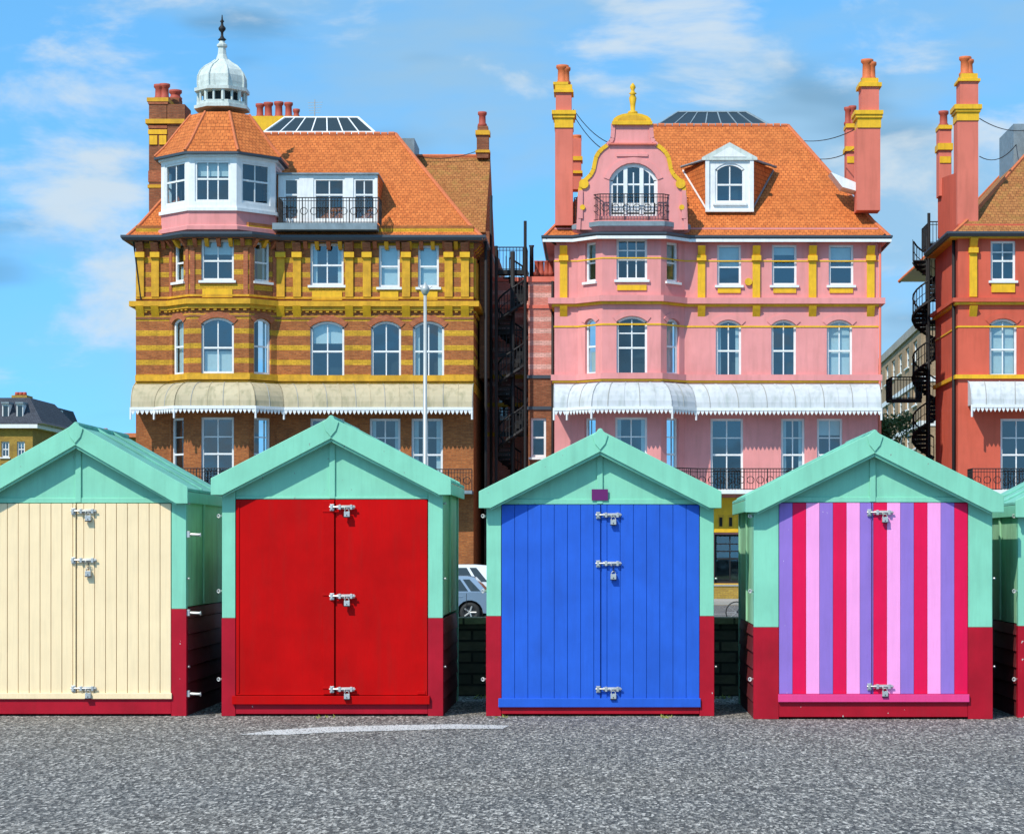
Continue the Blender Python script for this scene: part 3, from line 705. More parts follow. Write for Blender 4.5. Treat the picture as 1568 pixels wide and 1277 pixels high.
for px in (744,752):
    yy=108 if px>745 else 104.2
    mt.rod((gx(px,yy),yy,GZ),(gx(px,yy),yy,gz(300 if px>745 else 370,yy)),.07,'iron',8)
mt.rod((X0-.1,YB-.1,ZE),(X0+.25,YB-.08,gz(460)),.04,'iron',6)
mt.build('stone_courses_and_pipes',B1)

# ==================================================================  BUILDING 2 : pink stucco
X0,X1=gx(849),gx(1345)
P2=baypath(922,1012,1.1,0,X0,X1,122)
B2=empty('pink_stucco_mansion',(gx(1097),113,GZ))
mw=MB(); mn=MB(); mt=MB()
A=dict(cols=3,split=0.5,rows=2,curt=.9); A2=dict(cols=1,split=.45,curt=.5); Bk=dict(rise=.25,cols=2,split=0.46,rows=2,arch='pink',curt=.9); B2k=dict(rise=.25,cols=2,split=.46,arch='pink')
w2={3:rowset([(944,991)],371,433,A)+rowset([(944,991)],488,577,Bk)+rowset([(942,991)],641,752,Ck),
    2:rowset([(896,912)],374,434,dict(cols=1,split=.48))+rowset([(896,912)],490,575,dict(rise=.2,cols=1,arch='pink'))+rowset([(895,912)],641,752,dict(cols=1,rows=2)),
    4:rowset([(1021,1039)],374,434,dict(cols=1,split=.48))+rowset([(1021,1040)],490,575,dict(rise=.2,cols=1,arch='pink'))+rowset([(1021,1039)],641,752,dict(cols=1,rows=2)),
    5:rowset([(1098,1135),(1182,1220),(1269,1307)],375,437,A2)+rowset([(1096,1135),(1181,1219)],490,578,B2k)+rowset([(1266,1305)],490,578,dict(rise=.25,cols=2,split=.46,arch='pink',curt=.6))
      +rowset([(1088,1138),(1196,1232),(1251,1290)],641,752,Ck)+rowset([(1094,1142)],818,893,dict(cols=2,rows=3,frame='iron',sill='yellow',curt=.9))+rowset([(1200,1240)],800,893,Ck)}
F2=facade(mw,mn,P2,w2,ZG,ZE+.5,'pink')
for (t,b,d,k) in ((364,371,.40,'pink'),(457,466,.28,'pink'),(466,470,.12,'yellow'),(499,501.5,.03,'yellow'),(574,583,.16,'pink'),(583,586,.1,'yellow'),(399,401,.02,'yellow')):
    mt.course(P2,gz(b),gz(t),d,k)
f=F2[5]
for px in (1074,1158,1244,1333): pilaster(mt,f,px,.34,400,457,'yellow',.1,'yellow','yellow')
pilaster(mt,F2[1],863,.34,400,457,'yellow',.1,'yellow','yellow')
for fi,(a,b) in ((3,(945,990)),(5,(1099,1134)),(5,(1184,1219)),(5,(1270,1306))):
    ff=F2[fi]; mt.fbox(ff,ff.u(a),ff.u(b),gz(449),gz(441),0,.06,'yellow')
for a,b in ((1080,1092),(1143,1150)): mt.fbox(f,f.u(a),f.u(b),ZG,gz(762),0,.14,'yellow' if a<1100 else 'white')
mt.fbox(f,f.u(1092),f.u(1143),gz(815),gz(762),0,.1,'yellow')
for a in (1099,1114,1129):
    mt.fbox(f,f.u(a),f.u(a+9),gz(808),gz(788),.1,.13,'ochre'); mt.fbox(f,f.u(a+2),f.u(a+7),gz(806),gz(792),.13,.134,'gapdark')
mt.rod(f.p(f.u(1146),gz(432),0),f.p(f.u(1146),gz(432),.12),.17,'yellow',12)
mt.rod((gx(1347),YB-.1,gz(370)),(gx(1347),YB-.1,GZ),.06,'pinkdeep',8)
mt.rod((gx(1345),YB-.12,gz(368)),(gx(1355,103.5),103.45,gz(362)),.05,'iron',8)
mt.rod((gx(851),YB-.12,gz(375)),(gx(836,103.5),103.45,gz(366)),.05,'iron',8)
mw.build('walls',B2); mn.build('windows',B2); mt.build('trim_and_courses',B2)
P2a=[(P2[1][0],YB)]+P2[2:6]+[(P2[6][0],YB)]
aw=MB(); awning(aw,P2a,gz(588),gz(627),1.15,'awn2'); aw.build('veranda_awning',B2)
bl=MB(); q=off(P2a,1.25); bl.sweep(P2a,[(0,gz(757)),(1.3,gz(757)),(1.3,gz(751)),(0,gz(751))],'white'); railing(bl,q,gz(751),gz(719)); bl.build('veranda_balcony',B2)
rf=MB()
hip(rf,gx(833,103.5),gx(1363,103.5),YB-.5,122.5,gz(363,103.5),gx(975,110),gx(1207,110),110,117,gz(193,110),'tile')
rf.sweep(P2,[(0.02,gz(371)),(.48,gz(370)),(.58,gz(366)),(.58,gz(363)),(.02,gz(362))],'gutter')
rf.sweep(P2,[(.5,gz(373)),(.53,gz(373)),(.53,gz(368.5)),(.5,gz(368.5))],'white')
rf.build('roof',B2)
gb=MB(); yg=102.95
gc=968
outl=[(352,82),(300,80),(288,79),(280,75),(274,69),(268,63),(260,59),(250,57),(241,55),(234,51),(228,45),(223,38),(218,33),(212,30),(200,29),(190,29)]
wz0,wz1,wx0,wx1=331,250,933,1007
pys=sorted({p for p,_ in outl}|{wz0,wz1},reverse=True)
def hwid(py):
    for (a,ha),(b,hb) in zip(outl[:-1],outl[1:]):
        if b<=py<=a: return ha+(hb-ha)*(a-py)/(a-b)
    return outl[-1][1]
Gx=lambda p:gx(p,yg); Gz=lambda p:gz(p,yg); th=.4
for a,b in zip(pys[:-1],pys[1:]):
    ha,hb=hwid(a),hwid(b); 
    segs=[((gc-ha,gc-hb),(gc+ha,gc+hb))]
    if b>=wz1 and a<=wz0: segs=[((gc-ha,gc-hb),(wx0,wx0)),((wx1,wx1),(gc+ha,gc+hb))]
    for (l0,l1),(r0,r1) in segs:
        gb.poly([(Gx(l0),yg,Gz(a)),(Gx(r0),yg,Gz(a)),(Gx(r1),yg,Gz(b)),(Gx(l1),yg,Gz(b))],'pink')
        gb.poly([(Gx(l0),yg+th,Gz(a)),(Gx(r0),yg+th,Gz(a)),(Gx(r1),yg+th,Gz(b)),(Gx(l1),yg+th,Gz(b))],'pink')
    for sg in (-1,1):
        p0=Vector((Gx(gc+sg*ha),yg-.06,Gz(a))); p1=Vector((Gx(gc+sg*hb),yg-.06,Gz(b)))
        dv=(p1-p0); nn=Vector((dv.z,0,-dv.x)).normalized()*(.1)*sg
        gb.prism([p0-nn*.8,p1-nn*.8,p1+nn,p0+nn],(0,th+.12,0),'yellow' if 223<a<=300 else 'pink')
for sg in (-1,1):
    gb.rod((Gx(gc+sg*74),yg-.1,Gz(282)),(Gx(gc+sg*74),yg+th,Gz(282)),.22,'yellow',12)
    gb.rod((Gx(gc+sg*76),yg-.09,Gz(318)),(Gx(gc+sg*76),yg+th,Gz(318)),.12,'yellow',10)
    gb.box(Gx(gc+sg*79)-.1,Gx(gc+sg*79)+.1,yg-.08,yg+th,Gz(335),Gz(292),'pink')
f=Frame((Gx(wx0),yg),(Gx(wx1),yg))
window(gb,f,0,f.len,Gz(wz0),Gz(wz1),rise=.75,cols=1,split=.62,wall='pink',sill=None,depth=.22,back=.8,curt=.9,fw=.16,arch='pink')
for k in (1,2):
    u=f.len*k/3; gb.fbox(f,u-.09,u+.09,Gz(wz0)+.1,Gz(wz1)-.2,-.22,-.1,'white')
for k in range(3):
    u=f.len*(k+.5)/3; gb.fbox(f,u-.025,u+.025,Gz(wz0)+.1,Gz(wz1)-.4,-.19,-.15,'white')
gb.fbox(f,.1,f.len-.1,Gz(wz0)+.1,Gz(wz0)+.6,-.2,-.14,'white')
gb.box(Gx(gc-37),Gx(gc+37),yg-.14,yg+th+.1,Gz(222.5),Gz(220),'pinkdeep')
gb.box(Gx(gc-24),Gx(gc+24),yg-.06,yg-.002,Gz(240),Gz(236),'pink')
gb.box(Gx(gc-31),Gx(gc+31),yg-.16,yg+th+.1,Gz(192),Gz(187),'yellow')
pd=[(Gx(gc-30),yg-.12,Gz(187))]+[(Gx(gc+30*math.cos(math.radians(t))*-1),yg-.12,Gz(187-13*math.sin(math.radians(t)))) for t in range(0,181,20)]+[(Gx(gc+30),yg-.12,Gz(187))]
gb.prism(pd,(0,th+.1,0),'yellow')
pd=[(Gx(gc+22*math.cos(math.radians(t))*-1),yg-.125,Gz(185.5-8*math.sin(math.radians(t)))) for t in range(0,181,20)]
gb.prism(pd,(0,.003,0),'ochre')
gb.lathe(Gx(gc+1),yg+.1,[(.22,Gz(175)),(.22,Gz(171)),(.1,Gz(169)),(.12,Gz(160)),(.17,Gz(150)),(.1,Gz(145)),(.18,Gz(143)),(.1,Gz(141)),(.07,Gz(138)),(.13,Gz(134)),(.11,Gz(131)),(.02,Gz(127))],10,'yellow')
Pb=P2[2:6]
gb.sweep(Pb,[(-.02,gz(362)),(.18,gz(360)),(.34,gz(354)),(.34,gz(345)),(.12,gz(343)),(.12,gz(337)),(-.1,gz(337)),(-.6,gz(337))],'pink')
gb.sweep(Pb,[(.35,gz(353)),(.38,gz(353)),(.38,gz(346)),(.35,gz(346))],'lead')
gb.poly([(Pb[0][0],YB,gz(338)),(Pb[1][0],Pb[1][1],gz(338)),(Pb[2][0],Pb[2][1],gz(338)),(Pb[3][0],YB,gz(338)),(Pb[3][0],YB+2,gz(338)),(Pb[0][0],YB+2,gz(338))],'lead')
rq=off(Pb,.22); railing(gb,rq,gz(337,102.6),gz(297,102.6))
for sg in (-1,1):
    gb.poly([(Gx(gc+sg*60),yg+th,Gz(262)),(Gx(gc+sg*28),yg+th,Gz(215)),(Gx(gc+sg*28),110,Gz(215)),(Gx(gc+sg*60),107,Gz(262))],'tile')
gb.poly([(Gx(gc-28),yg+th,Gz(215)),(Gx(gc+28),yg+th,Gz(215)),(Gx(gc+28),110,Gz(215)),(Gx(gc-28),110,Gz(215))],'tile')
for sg in (-1,1): gb.poly([(Gx(gc+sg*60),yg+th,Gz(262)),(Gx(gc+sg*60),yg+th,Gz(350)),(Gx(gc+sg*60),107,Gz(350)),(Gx(gc+sg*60),107,Gz(262))],'pink')
gb.build('dutch_gable',B2)
dm=MB(); yd=104.9
def roofY(z_):
    za,zb=gz(363,103.5),gz(193,110); return 103.5+(z_-za)/(zb-za)*6.5
f=Frame((gx(1083,yd),yd),(gx(1151,yd),yd)); zt,zb=gz(246,yd),gz(322,yd)
o=(f.u(1095),f.u(1140),gz(311,yd),gz(250,yd))
window(dm,f,*o,rise=.3,cols=2,split=.45,wall='white',depth=.12,back=.6,curt=.9,fw=.1)
wall(dm,f,zb,zt,[o],'white')
dm.prism([f.p(-.25,zt,.12),f.p(f.len+.25,zt,.12),f.p(f.len+.25,zt+.12,.12),f.p(f.len/2,gz(219,yd),.12),f.p(-.25,zt+.12,.12)],(0,.2,0),'whitelead')
dm.prism([f.p(.25,zt+.14,.14),f.p(f.len-.25,zt+.14,.14),f.p(f.len/2,gz(226,yd),.14)],(0,.02,0),'white')
for px in (1083,1151): dm.box(gx(px,yd)-.09,gx(px,yd)+.09,yd-.08,yd+.1,zb,zt,'white')
dm.box(gx(1080,yd),gx(1154,yd),yd-.16,yd+.2,zb-.1,zb,'white')
zc=gz(250,yd); yr=roofY(zc)+.1
for sg,pf,pb in ((-1,1083,1046),(1,1151,1184)):
    xf=gx(pf,yd); xb=gx(pb,yr); 
    dm.poly([(xf,yd,zb),(xf,yd,zt),(xb,yr,zt),],'tile'); dm.rod((xf,yd,zb),(xb,yr,zt-.05),.05,'lead' if sg>0 else 'white',5)
    dm.poly([(xf-sg*0,yd-.1,zt+.05),(xb+sg*.1,yr-.3,zt+.05),(gx(1117,yr+1.5),yr+1.8,gz(222,yd)),f.p(f.len/2,gz(219,yd),.1)],'lead')
    dm.rod((xf,yd-.1,zt+.05),(xb+sg*.1,yr-.3,zt+.05),.06,'lead',5)
dm.build('pedimented_dormer',B2)
ch=MB()
skylight(ch,1008,1177,191,172,112,117,1.0,'lead')
chimney(ch,[(850,877,196,345,'pinkdeep',0),(847,880,176,181,'yellow',.12),(849,878,181,196,'yellow',.05),(845,882,170,176,'yellow',.18),(851,875,142,170,'pinkdeep',0),(848,878,138,142,'yellow',.1),(850,876,130,138,'yellow',.04),(847,870,126,130,'yellow',.05)],103.7,1.1,[(861,97,127,.26),(866,100,127,.2)],'potor')
chimney(ch,[(877,890,212,290,'pinkdeep',0),(876,892,262,266,'yellow',.1),(875,892,240,246,'yellow',.08)],107,.9,[(883,205,214,.2)],'potor')
chimney(ch,[(1312,1348,196,322,'pinkdeep',0),(1310,1351,176,181,'yellow',.12),(1313,1349,181,196,'yellow',.05),(1308,1352,170,176,'yellow',.18),(1319,1346,133,170,'pinkdeep',0),(1315,1350,127,133,'yellow',.1),(1320,1345,120,127,'yellow',.04)],103.9,1.1,[(1330,88,121,.26),(1337,92,121,.2)],'potor')
chimney(ch,[(1296,1313,196,282,'pinkdeep',0),(1294,1314,225,232,'yellow',.1),(1295,1313,190,196,'yellow',.08),(1297,1311,240,250,'yellow',.04)],108,.9,[(1300,162,190,.17),(1307,160,190,.17)],'pot')
ch.prism([(gx(1272,104.3),104.3,gz(262)),(gx(1315,104.3),104.3,gz(280)),(gx(1315,104.3),104.3,gz(292)),(gx(1290,104.3),104.3,gz(285))],(0,1.2,0),'white')
ch.build('chimneys_and_skylight',B2)

# ==================================================================  BUILDING 3 : salmon
X0,X1=gx(1467),gx(2000)
P3=[(X0,111),(X0,YB),(gx(1650),YB),(gx(1690),YB-1.1),(gx(1780),YB-1.1),(gx(1820),YB),(X1,YB),(X1,122)]
B3=empty('salmon_stucco_mansion',(gx(1730),113,GZ))
mw=MB(); mn=MB(); mt=MB()
w3={1:rowset([(1517,1555),(1595,1632)],369,430,dict(cols=2,rows=2,split=.5,curt=.9))+rowset([(1515,1557),(1595,1632)],488,576,dict(rise=.25,cols=2,split=.46,arch='salmon',curt=.6))+rowset([(1532,1582)],641,752,Ck)+rowset([(1532,1575)],800,880,Ck),
    3:rowset([(1710,1760)],371,433,A)+rowset([(1710,1760)],488,577,Bk),
    5:rowset([(1860,1900),(1935,1970)],371,433,A2)+rowset([(1860,1900),(1935,1970)],488,577,B2k)}
ZE3=gz(360)
F3=facade(mw,mn,P3,w3,ZG,ZE3+.5,'salmon')
wall(mw,Frame((gx(2000)-3,111),(X0+.0,111)),ZG,ZE3+.5,[],'salmon')
for (t,b,d,k) in ((357,366,.40,'ochre'),(457,463,.26,'salmon'),(463,467,.14,'yellow'),(499,501.5,.03,'yellow'),(574,580,.14,'yellow')):
    mt.course(P3,gz(b),gz(t),d,k)
for px in (1490,1580): pilaster(mt,F3[1],px,.34,388,455,'yellow',.1,'yellow','ochre')
mt.fbox(F3[1],F3[1].u(1518),F3[1].u(1554),gz(448),gz(434),0,.06,'yellow')
mt.rod((X0-.12,YB+.5,GZ),(X0-.12,YB+.5,ZE3),.08,'iron',8)
mw.build('walls',B3); mn.build('windows',B3); mt.build('trim_and_courses',B3)
aw=MB(); PA=[(gx(1482),YB)]+P3[2:6]+[(X1,YB)]; awning(aw,PA,gz(584),gz(622),1.15,'awn2'); aw.build('veranda_awning',B3)
bl=MB(); q=off(PA,1.25); bl.sweep(PA,[(0,gz(757)),(1.3,gz(757)),(1.3,gz(751)),(0,gz(751))],'white'); railing(bl,[(q[0][0],YB)]+q,gz(751),gz(719)); bl.build('veranda_balcony',B3)
rf=MB()
hip(rf,gx(1460,103.5),gx(2010,103.5),YB-.5,122.5,gz(357,103.5),gx(1612,110),gx(1860,110),110,117,gz(190,110),'tilebr')
rf.box(gx(1552,112),gx(1600,112),112,116,gz(260,112),gz(190,112),'lead')
rf.sweep(P3,[(0.02,gz(365)),(.48,gz(364)),(.58,gz(360)),(.58,gz(357)),(.02,gz(356))],'gutter')
rf.build('roof',B3)
ch=MB()
chimney(ch,[(1466,1498,185,355,'pinkdeep',0),(1463,1501,168,172,'yellow',.12),(1465,1499,172,185,'yellow',.05),(1461,1503,161,168,'yellow',.18),(1470,1498,125,161,'pinkdeep',0),(1467,1501,121,125,'yellow',.1),(1472,1497,113,121,'yellow',.04)],104.3,1.1,[(1481,84,114,.26),(1487,88,114,.2)],'potor')
chimney(ch,[(1438,1457,198,300,'pinkdeep',0),(1436,1459,220,230,'yellow',.1),(1437,1458,192,198,'yellow',.08),(1439,1456,240,250,'yellow',.04)],108,.9,[(1447,168,193,.22)],'pot')
ch.poly([(gx(1436,109),109,gz(275,109)),(gx(1466,104.4),104.4,gz(262)),(gx(1466,104.4),104.4,gz(366)),(gx(1436,109),109,gz(366,109))],'salmon')
ch.build('chimneys',B3)

# ==================================================================  spiral stairs and infill buildings
def spiral(name,cxp,Y,pyt,pyb,r,landpys,posts):
    e=empty(name,(gx(cxp,Y),Y,GZ)); m=MB(); cx=gx(cxp,Y); z0=gz(pyb,Y); z1=gz(pyt,Y)
    m.rod((cx,Y,GZ),(cx,Y,z1+1.2),.11,'iron',8)
    n=int((z1-z0)/.2); prev=None; a=0.6
    for i in range(n+1):
        z=z0+(z1-z0)*i/n; a+=math.radians(25); b=a+math.radians(27)
        c=lambda t,rr,zz:(cx+math.cos(t)*rr,Y+math.sin(t)*rr,zz)
        m.hexa([c(a,.07,z),c(a,r,z),c(b,r,z),c(b,.07,z),c(a,.07,z+.05),c(a,r,z+.05),c(b,r,z+.05),c(b,.07,z+.05)],'iron')
        m.poly([c(a,.07,z),c(a,r,z),c(a,r,z-.15),c(a,.07,z-.13)],'iron')
        top=c(a,r,z+1.0); m.rod(c(a,r,z),top,.028,'iron',4); m.rod(c((a+b)/2,r,z+.02),c((a+b)/2,r,z+1.08),.018,'iron',4)
        st=c(a,r,z-.03)
        if prev: m.rod(prev[0],top,.045,'iron',5); m.rod(prev[1],st,.085,'iron',5); m.rod(Vector(prev[0])-Vector((0,0,.5)),Vector(top)-Vector((0,0,.5)),.022,'iron',4)
        prev=(top,st)
    for (pa,pb,py,dy) in landpys:
        z=gz(py,Y); xa,xb=gx(pa,Y),gx(pb,Y)
        m.box(xa,xb,Y+r*0.2,Y+r+dy,z-.08,z,'iron'); m.box(xa,xb,Y+r*.2-.04,Y+r*.2,z-.2,z-.001,'iron')
        railing(m,[(xa,Y+r+dy),(xa,Y+r*.2),(xb,Y+r*.2),(xb,Y+r+dy)],z,z+1.05,'iron',.14,.02,False)
    for (pp,pt) in posts:
        m.rod((gx(pp,Y),Y-r,GZ),(gx(pp,Y),Y-r,gz(pt,Y)),.075,'iron',6)
    m.build('iron_stair',e)
spiral('spiral_fire_escape',785,106.6,425,725,.72,[(760,806,413,1),(760,806,540,1),(762,806,662,1)],[(761,380),(805,342)])
spiral('spiral_fire_escape',1421,112.5,400,700,.74,[(1424,1450,372,2),(1366,1412,610,1.5),(1424,1450,490,2)],[(1419,330),(1438,330)])
IB=empty('rear_infill_building',(gx(805,116),118,GZ)); m=MB(); n_=MB()
YI=110.
pi=[(gx(744,YI),128),(gx(744,YI),YI),(gx(856,YI),YI),(gx(856,YI),128)]
f=Frame(pi[1],pi[2])
ops=[]
for a,b,t,bt in ((764,778,585,640),):
    o=(f.u(a),f.u(b),gz(bt,YI),gz(t,YI)); ops.append(o); window(n_,f,*o,wall='brickpink',cols=1,curt=.9)
wall(m,f,GZ,gz(428,YI),ops,'brickpink')
for a,b in ((0,1),(2,3)): wall(m,Frame(pi[a],pi[b]),GZ,gz(428,YI),[],'brickpink')
m.poly([(*p,gz(428,YI)) for p in pi],'lead')
for py in (428,470,520,577,620,665): m.course(pi,gz(py+3,YI),gz(py-3,YI),.08,'pinkdeep' if py<577 else 'ochre')
Y2=106.3; f=Frame((gx(809,Y2),Y2),(gx(852,Y2),Y2)); ops=[]
for t,bt in ((640,700),):
    o=(f.u(813),f.u(836),gz(bt,Y2),gz(t,Y2)); ops.append(o); window(n_,f,*o,wall='brickpink',cols=1,curt=.9)
wall(m,f,gz(577,Y2),gz(428,Y2),[],'brickpink'); wall(m,f,GZ,gz(577,Y2),ops,'brickplain')
wall(m,Frame((gx(809,Y2),YI),(gx(809,Y2),Y2)),GZ,gz(428,Y2),[],'brickpink')
m.poly([(gx(809,Y2),Y2,gz(428,Y2)),(gx(852,Y2),Y2,gz(428,Y2)),(gx(852,Y2),YI-.01,gz(428,Y2)),(gx(809,Y2),YI-.01,gz(428,Y2))],'lead')
pp=[(gx(809,Y2),YI),(gx(809,Y2),Y2),(gx(852,Y2),Y2)]
for py in (428,): m.course(pp,gz(py+4,Y2),gz(py-4,Y2),.1,'pinkdeep')
for py in (470,577,625): m.course(pp,gz(py+2.5,Y2),gz(py-2.5,Y2),.06,'pinkdeep' if py<500 else 'gutter')
m.rod((gx(846,106),106.2,GZ),(gx(846,106),106.2,gz(430,106)),.06,'iron',8)
for px in (822,829,837,843):
    x=gx(px,108); m.lathe(x,108,[(.17,gz(424,108)),(.17,gz(418,108)),(.12,gz(416,108)),(.11,gz(402,108)),(.14,gz(400,108))],10,'pot')
m.lathe(gx(814,108),108,[(.1,gz(424,108)),(.09,gz(380,108)),(.13,gz(376,108))],10,'iron')
m.build('walls',IB); n_.build('windows',IB)
TB=empty('tan_brick_flats',(30,166,GZ)); m=MB(); n_=MB()
pt=[(22.3,190),(20.9,150),(44,150),(44,190)]; zt=gz(495,150)
f=Frame(pt[0],pt[1]); ops=[]
for lv in range(5):
    for k in range(7):
        u=3+k*5.3; z0=zt-2.0-lv*2.9; o=(u,u+2.6,z0-.2,z0+1.2); ops.append(o); window(n_,f,*o,wall='tanbrick',cols=2,curt=.4)
wall(m,f,GZ,zt,ops,'tanbrick'); wall(m,Frame(pt[1],pt[2]),GZ,zt,[],'tanbrick'); wall(m,Frame(pt[2],pt[3]),GZ,zt,[],'tanbrick')
m.poly([(*p,zt) for p in pt],'lead'); m.course(pt[:3],zt-.3,zt+.25,.15,'concrete')
for lv in range(1,5): m.course(pt[:3],zt-.9-lv*2.9,zt-.55-lv*2.9,.06,'white')
m.build('walls',TB); n_.build('windows',TB)

DT=empty('distant_mansard_terrace',(gx(20,190),195,GZ)); m=MB(); n_=MB()
Y=185.
x0,x1=gx(-160,Y),gx(50,Y)
pp=[(x0,Y+14),(x0,Y),(x1,Y),(x1,Y+14)]
f=Frame(pp[1],pp[2]); ops=[]
for px in (-120,-80,-40,8,32):
    for t,b in ((676,700),(710,740)):
        o=(f.u(px-6),f.u(px+6),gz(b,Y),gz(t,Y)); ops.append(o); window(n_,f,*o,wall='ochrebrick',cols=2)
wall(m,f,GZ,gz(652,Y),ops,'ochrebrick'); wall(m,Frame(pp[2],pp[3]),GZ,gz(652,Y),[],'ochrebrick')
m.course(pp,gz(656,Y),gz(650,Y),.5,'white')
hip(m,x0-.5,x1+1.0,Y-.5,Y+14,gz(649,Y),x0+1.2,gx(34,Y),Y+2.5,Y+11,gz(606,Y),'slate',ridge=False)
for px in (-110,-70,-30,6,28):
    m.box(gx(px-5,Y),gx(px+5,Y),Y+.5,Y+4,gz(645,Y),gz(618,Y),'white'); m.box(gx(px-3.4,Y),gx(px+3.4,Y),Y+.46,Y+.5,gz(642,Y),gz(621,Y),'carglass'); m.box(gx(px-6,Y),gx(px+6,Y),Y+.3,Y+4,gz(618,Y),gz(615,Y),'lead')
m.box(gx(-2,Y),gx(22,Y),Y+4,Y+6,gz(608,Y),gz(600,Y),'ochrebrick')
for px in (2,8,14): m.lathe(gx(px,Y),Y+5,[(.2,gz(600,Y)),(.16,gz(594,Y))],8,'pot')
m.build('walls_and_roof',DT); n_.build('windows',DT)
H=empty('distant_slate_house',(gx(70,200),200,GZ)); m=MB(); Y=200.
m.box(gx(40,Y),gx(86,Y),Y,Y+10,GZ,gz(660,Y),'ochrebrick')
hip(m,gx(38,Y),gx(88,Y),Y-.5,Y+10.5,gz(660,Y),gx(44,Y),gx(80,Y),Y+2,Y+8,gz(622,Y),'slate',ridge=False)
for px in (52,66,80): m.box(gx(px-4,Y),gx(px+4,Y),Y-.2,Y+3,gz(655,Y),gz(626,Y),'white'); m.box(gx(px-2.6,Y),gx(px+2.6,Y),Y-.24,Y-.2,gz(652,Y),gz(630,Y),'carglass')
m.build('walls_and_roof',H)
H=empty('distant_tiled_house',(gx(170,170),170,GZ)); m=MB(); Y=170.
m.box(gx(100,Y),gx(212,Y),Y,Y+10,GZ,gz(670,Y),'ochrebrick')
hip(m,gx(96,Y),gx(216,Y),Y-.5,Y+10.5,gz(670,Y),gx(140,Y),gx(205,Y),Y+4,Y+6,gz(659,Y),'tile',ridge=False)
m.box(gx(118,Y),gx(130,Y),Y+3,Y+4,gz(676,Y),gz(658,Y),'brickplain')
for px in (121,127,140,146): m.lathe(gx(px,Y),Y+3.5,[(.2,gz(662,Y)),(.16,gz(652,Y))],8,'pot')
m.box(gx(136,Y),gx(150,Y),Y+3,Y+4,gz(676,Y),gz(660,Y),'brickplain')
m.build('walls_and_roof',H)

m=MB(); 
for a,b in ((-45,gx(1040,98)),(gx(1060,98),45)):
    m.box(a,b,98,98.3,GZ,0.0,'ochrebrick'); m.box(a-.03,b+.03,97.96,98.34,.003,.07,'concrete')
m.build('garden_wall')

m=MB(); Y=60.; x=gx(651,Y)
m.lathe(x,Y,[(.14,GZ),(.14,GZ+1.2),(.1,GZ+1.3),(.075,GZ+1.5),(.04,gz(452,Y))],12,'grey')
m.lathe(x,Y,[(.05,gz(452,Y)),(.07,gz(450,Y)),(.11,gz(446,Y)),(.12,gz(442,Y)),(.08,gz(438,Y)),(.03,gz(435,Y)),(.01,gz(432,Y))],12,'grey')
m.rod((x,Y,gz(447,Y)),(x+.18,Y,gz(438,Y)),.015,'grey',5); m.rod((x,Y,gz(447,Y)),(x-.18,Y,gz(438,Y)),.015,'grey',5)
m.build('street_lamp')
m=MB(); Y=124.; tx=gx(1353,Y)
m.rod((tx,Y,GZ),(tx,Y,4.6),.2,'bark',8,.1)
for k in range(7):
    a=k*0.9; m.rod((tx,Y,3.5+k*.25),(tx+math.cos(a)*1.3,Y+math.sin(a)*1.3,5.2+k*.4),.07,'bark',5,.02)
cl=[(Vector((tx+random.gauss(0,.75),Y+random.gauss(0,.8),random.uniform(4.6,8.6))),random.uniform(.35,.75)) for _ in range(26)]
for c,r in cl:
    for _ in range(110):
        p=c+Vector((random.gauss(0,1),random.gauss(0,1),random.gauss(0,1)))*r*.5
        a=Vector((random.gauss(0,1),random.gauss(0,1),random.gauss(0,1))).normalized()*.11; b=a.orthogonal().normalized()*.07
        m.poly([p-a,p-b,p+a,p+b],'leaf')
m.build('tree')
m=MB()
for (px,w,n) in ((500,18,14),(1022,10,16),(1290,20,8),(770,10,10),(1120,25,40),(720,20,40),(1535,15,30)):
    for _ in range(n):
        yy=21.9+random.uniform(-.2,.05) if px not in (1120,720,1535) else random.uniform(24.5,24.95)
        x=gx(px+random.uniform(-w,w),22); h=random.uniform(.008,.03)
        m.poly([(x-.008,yy,0),(x+.008,yy,0),(x+random.uniform(-.03,.03),yy+random.uniform(-.03,.03),h)],'weed')
m.build('weed_tufts')
def wire(m,a,b,sag=.4,r=.022):
    a=Vector(a);b=Vector(b);p=a
    for i in range(1,11):
        t=i/10; q=a.lerp(b,t)-Vector((0,0,sag*4*t*(1-t))); m.rod(p,q,r,'iron',4,cap=False); p=q
m=MB(); V=lambda px,py,Y:(gx(px,Y),Y,gz(py,Y))
wire(m,V(878,168,104.2),V(942,222,105),.3); wire(m,V(878,176,104.2),V(925,230,105),.2)
wire(m,V(1230,216,110),V(1312,197,105),.2); wire(m,V(1235,240,109),V(1312,226,105),.3)
wire(m,V(1500,182,105),V(1568,200,112),.2); wire(m,V(1500,240,105),V(1556,222,112),.4)
wire(m,V(640,240,112),V(730,232,112),.2)
m.build('chimney_stay_wires')

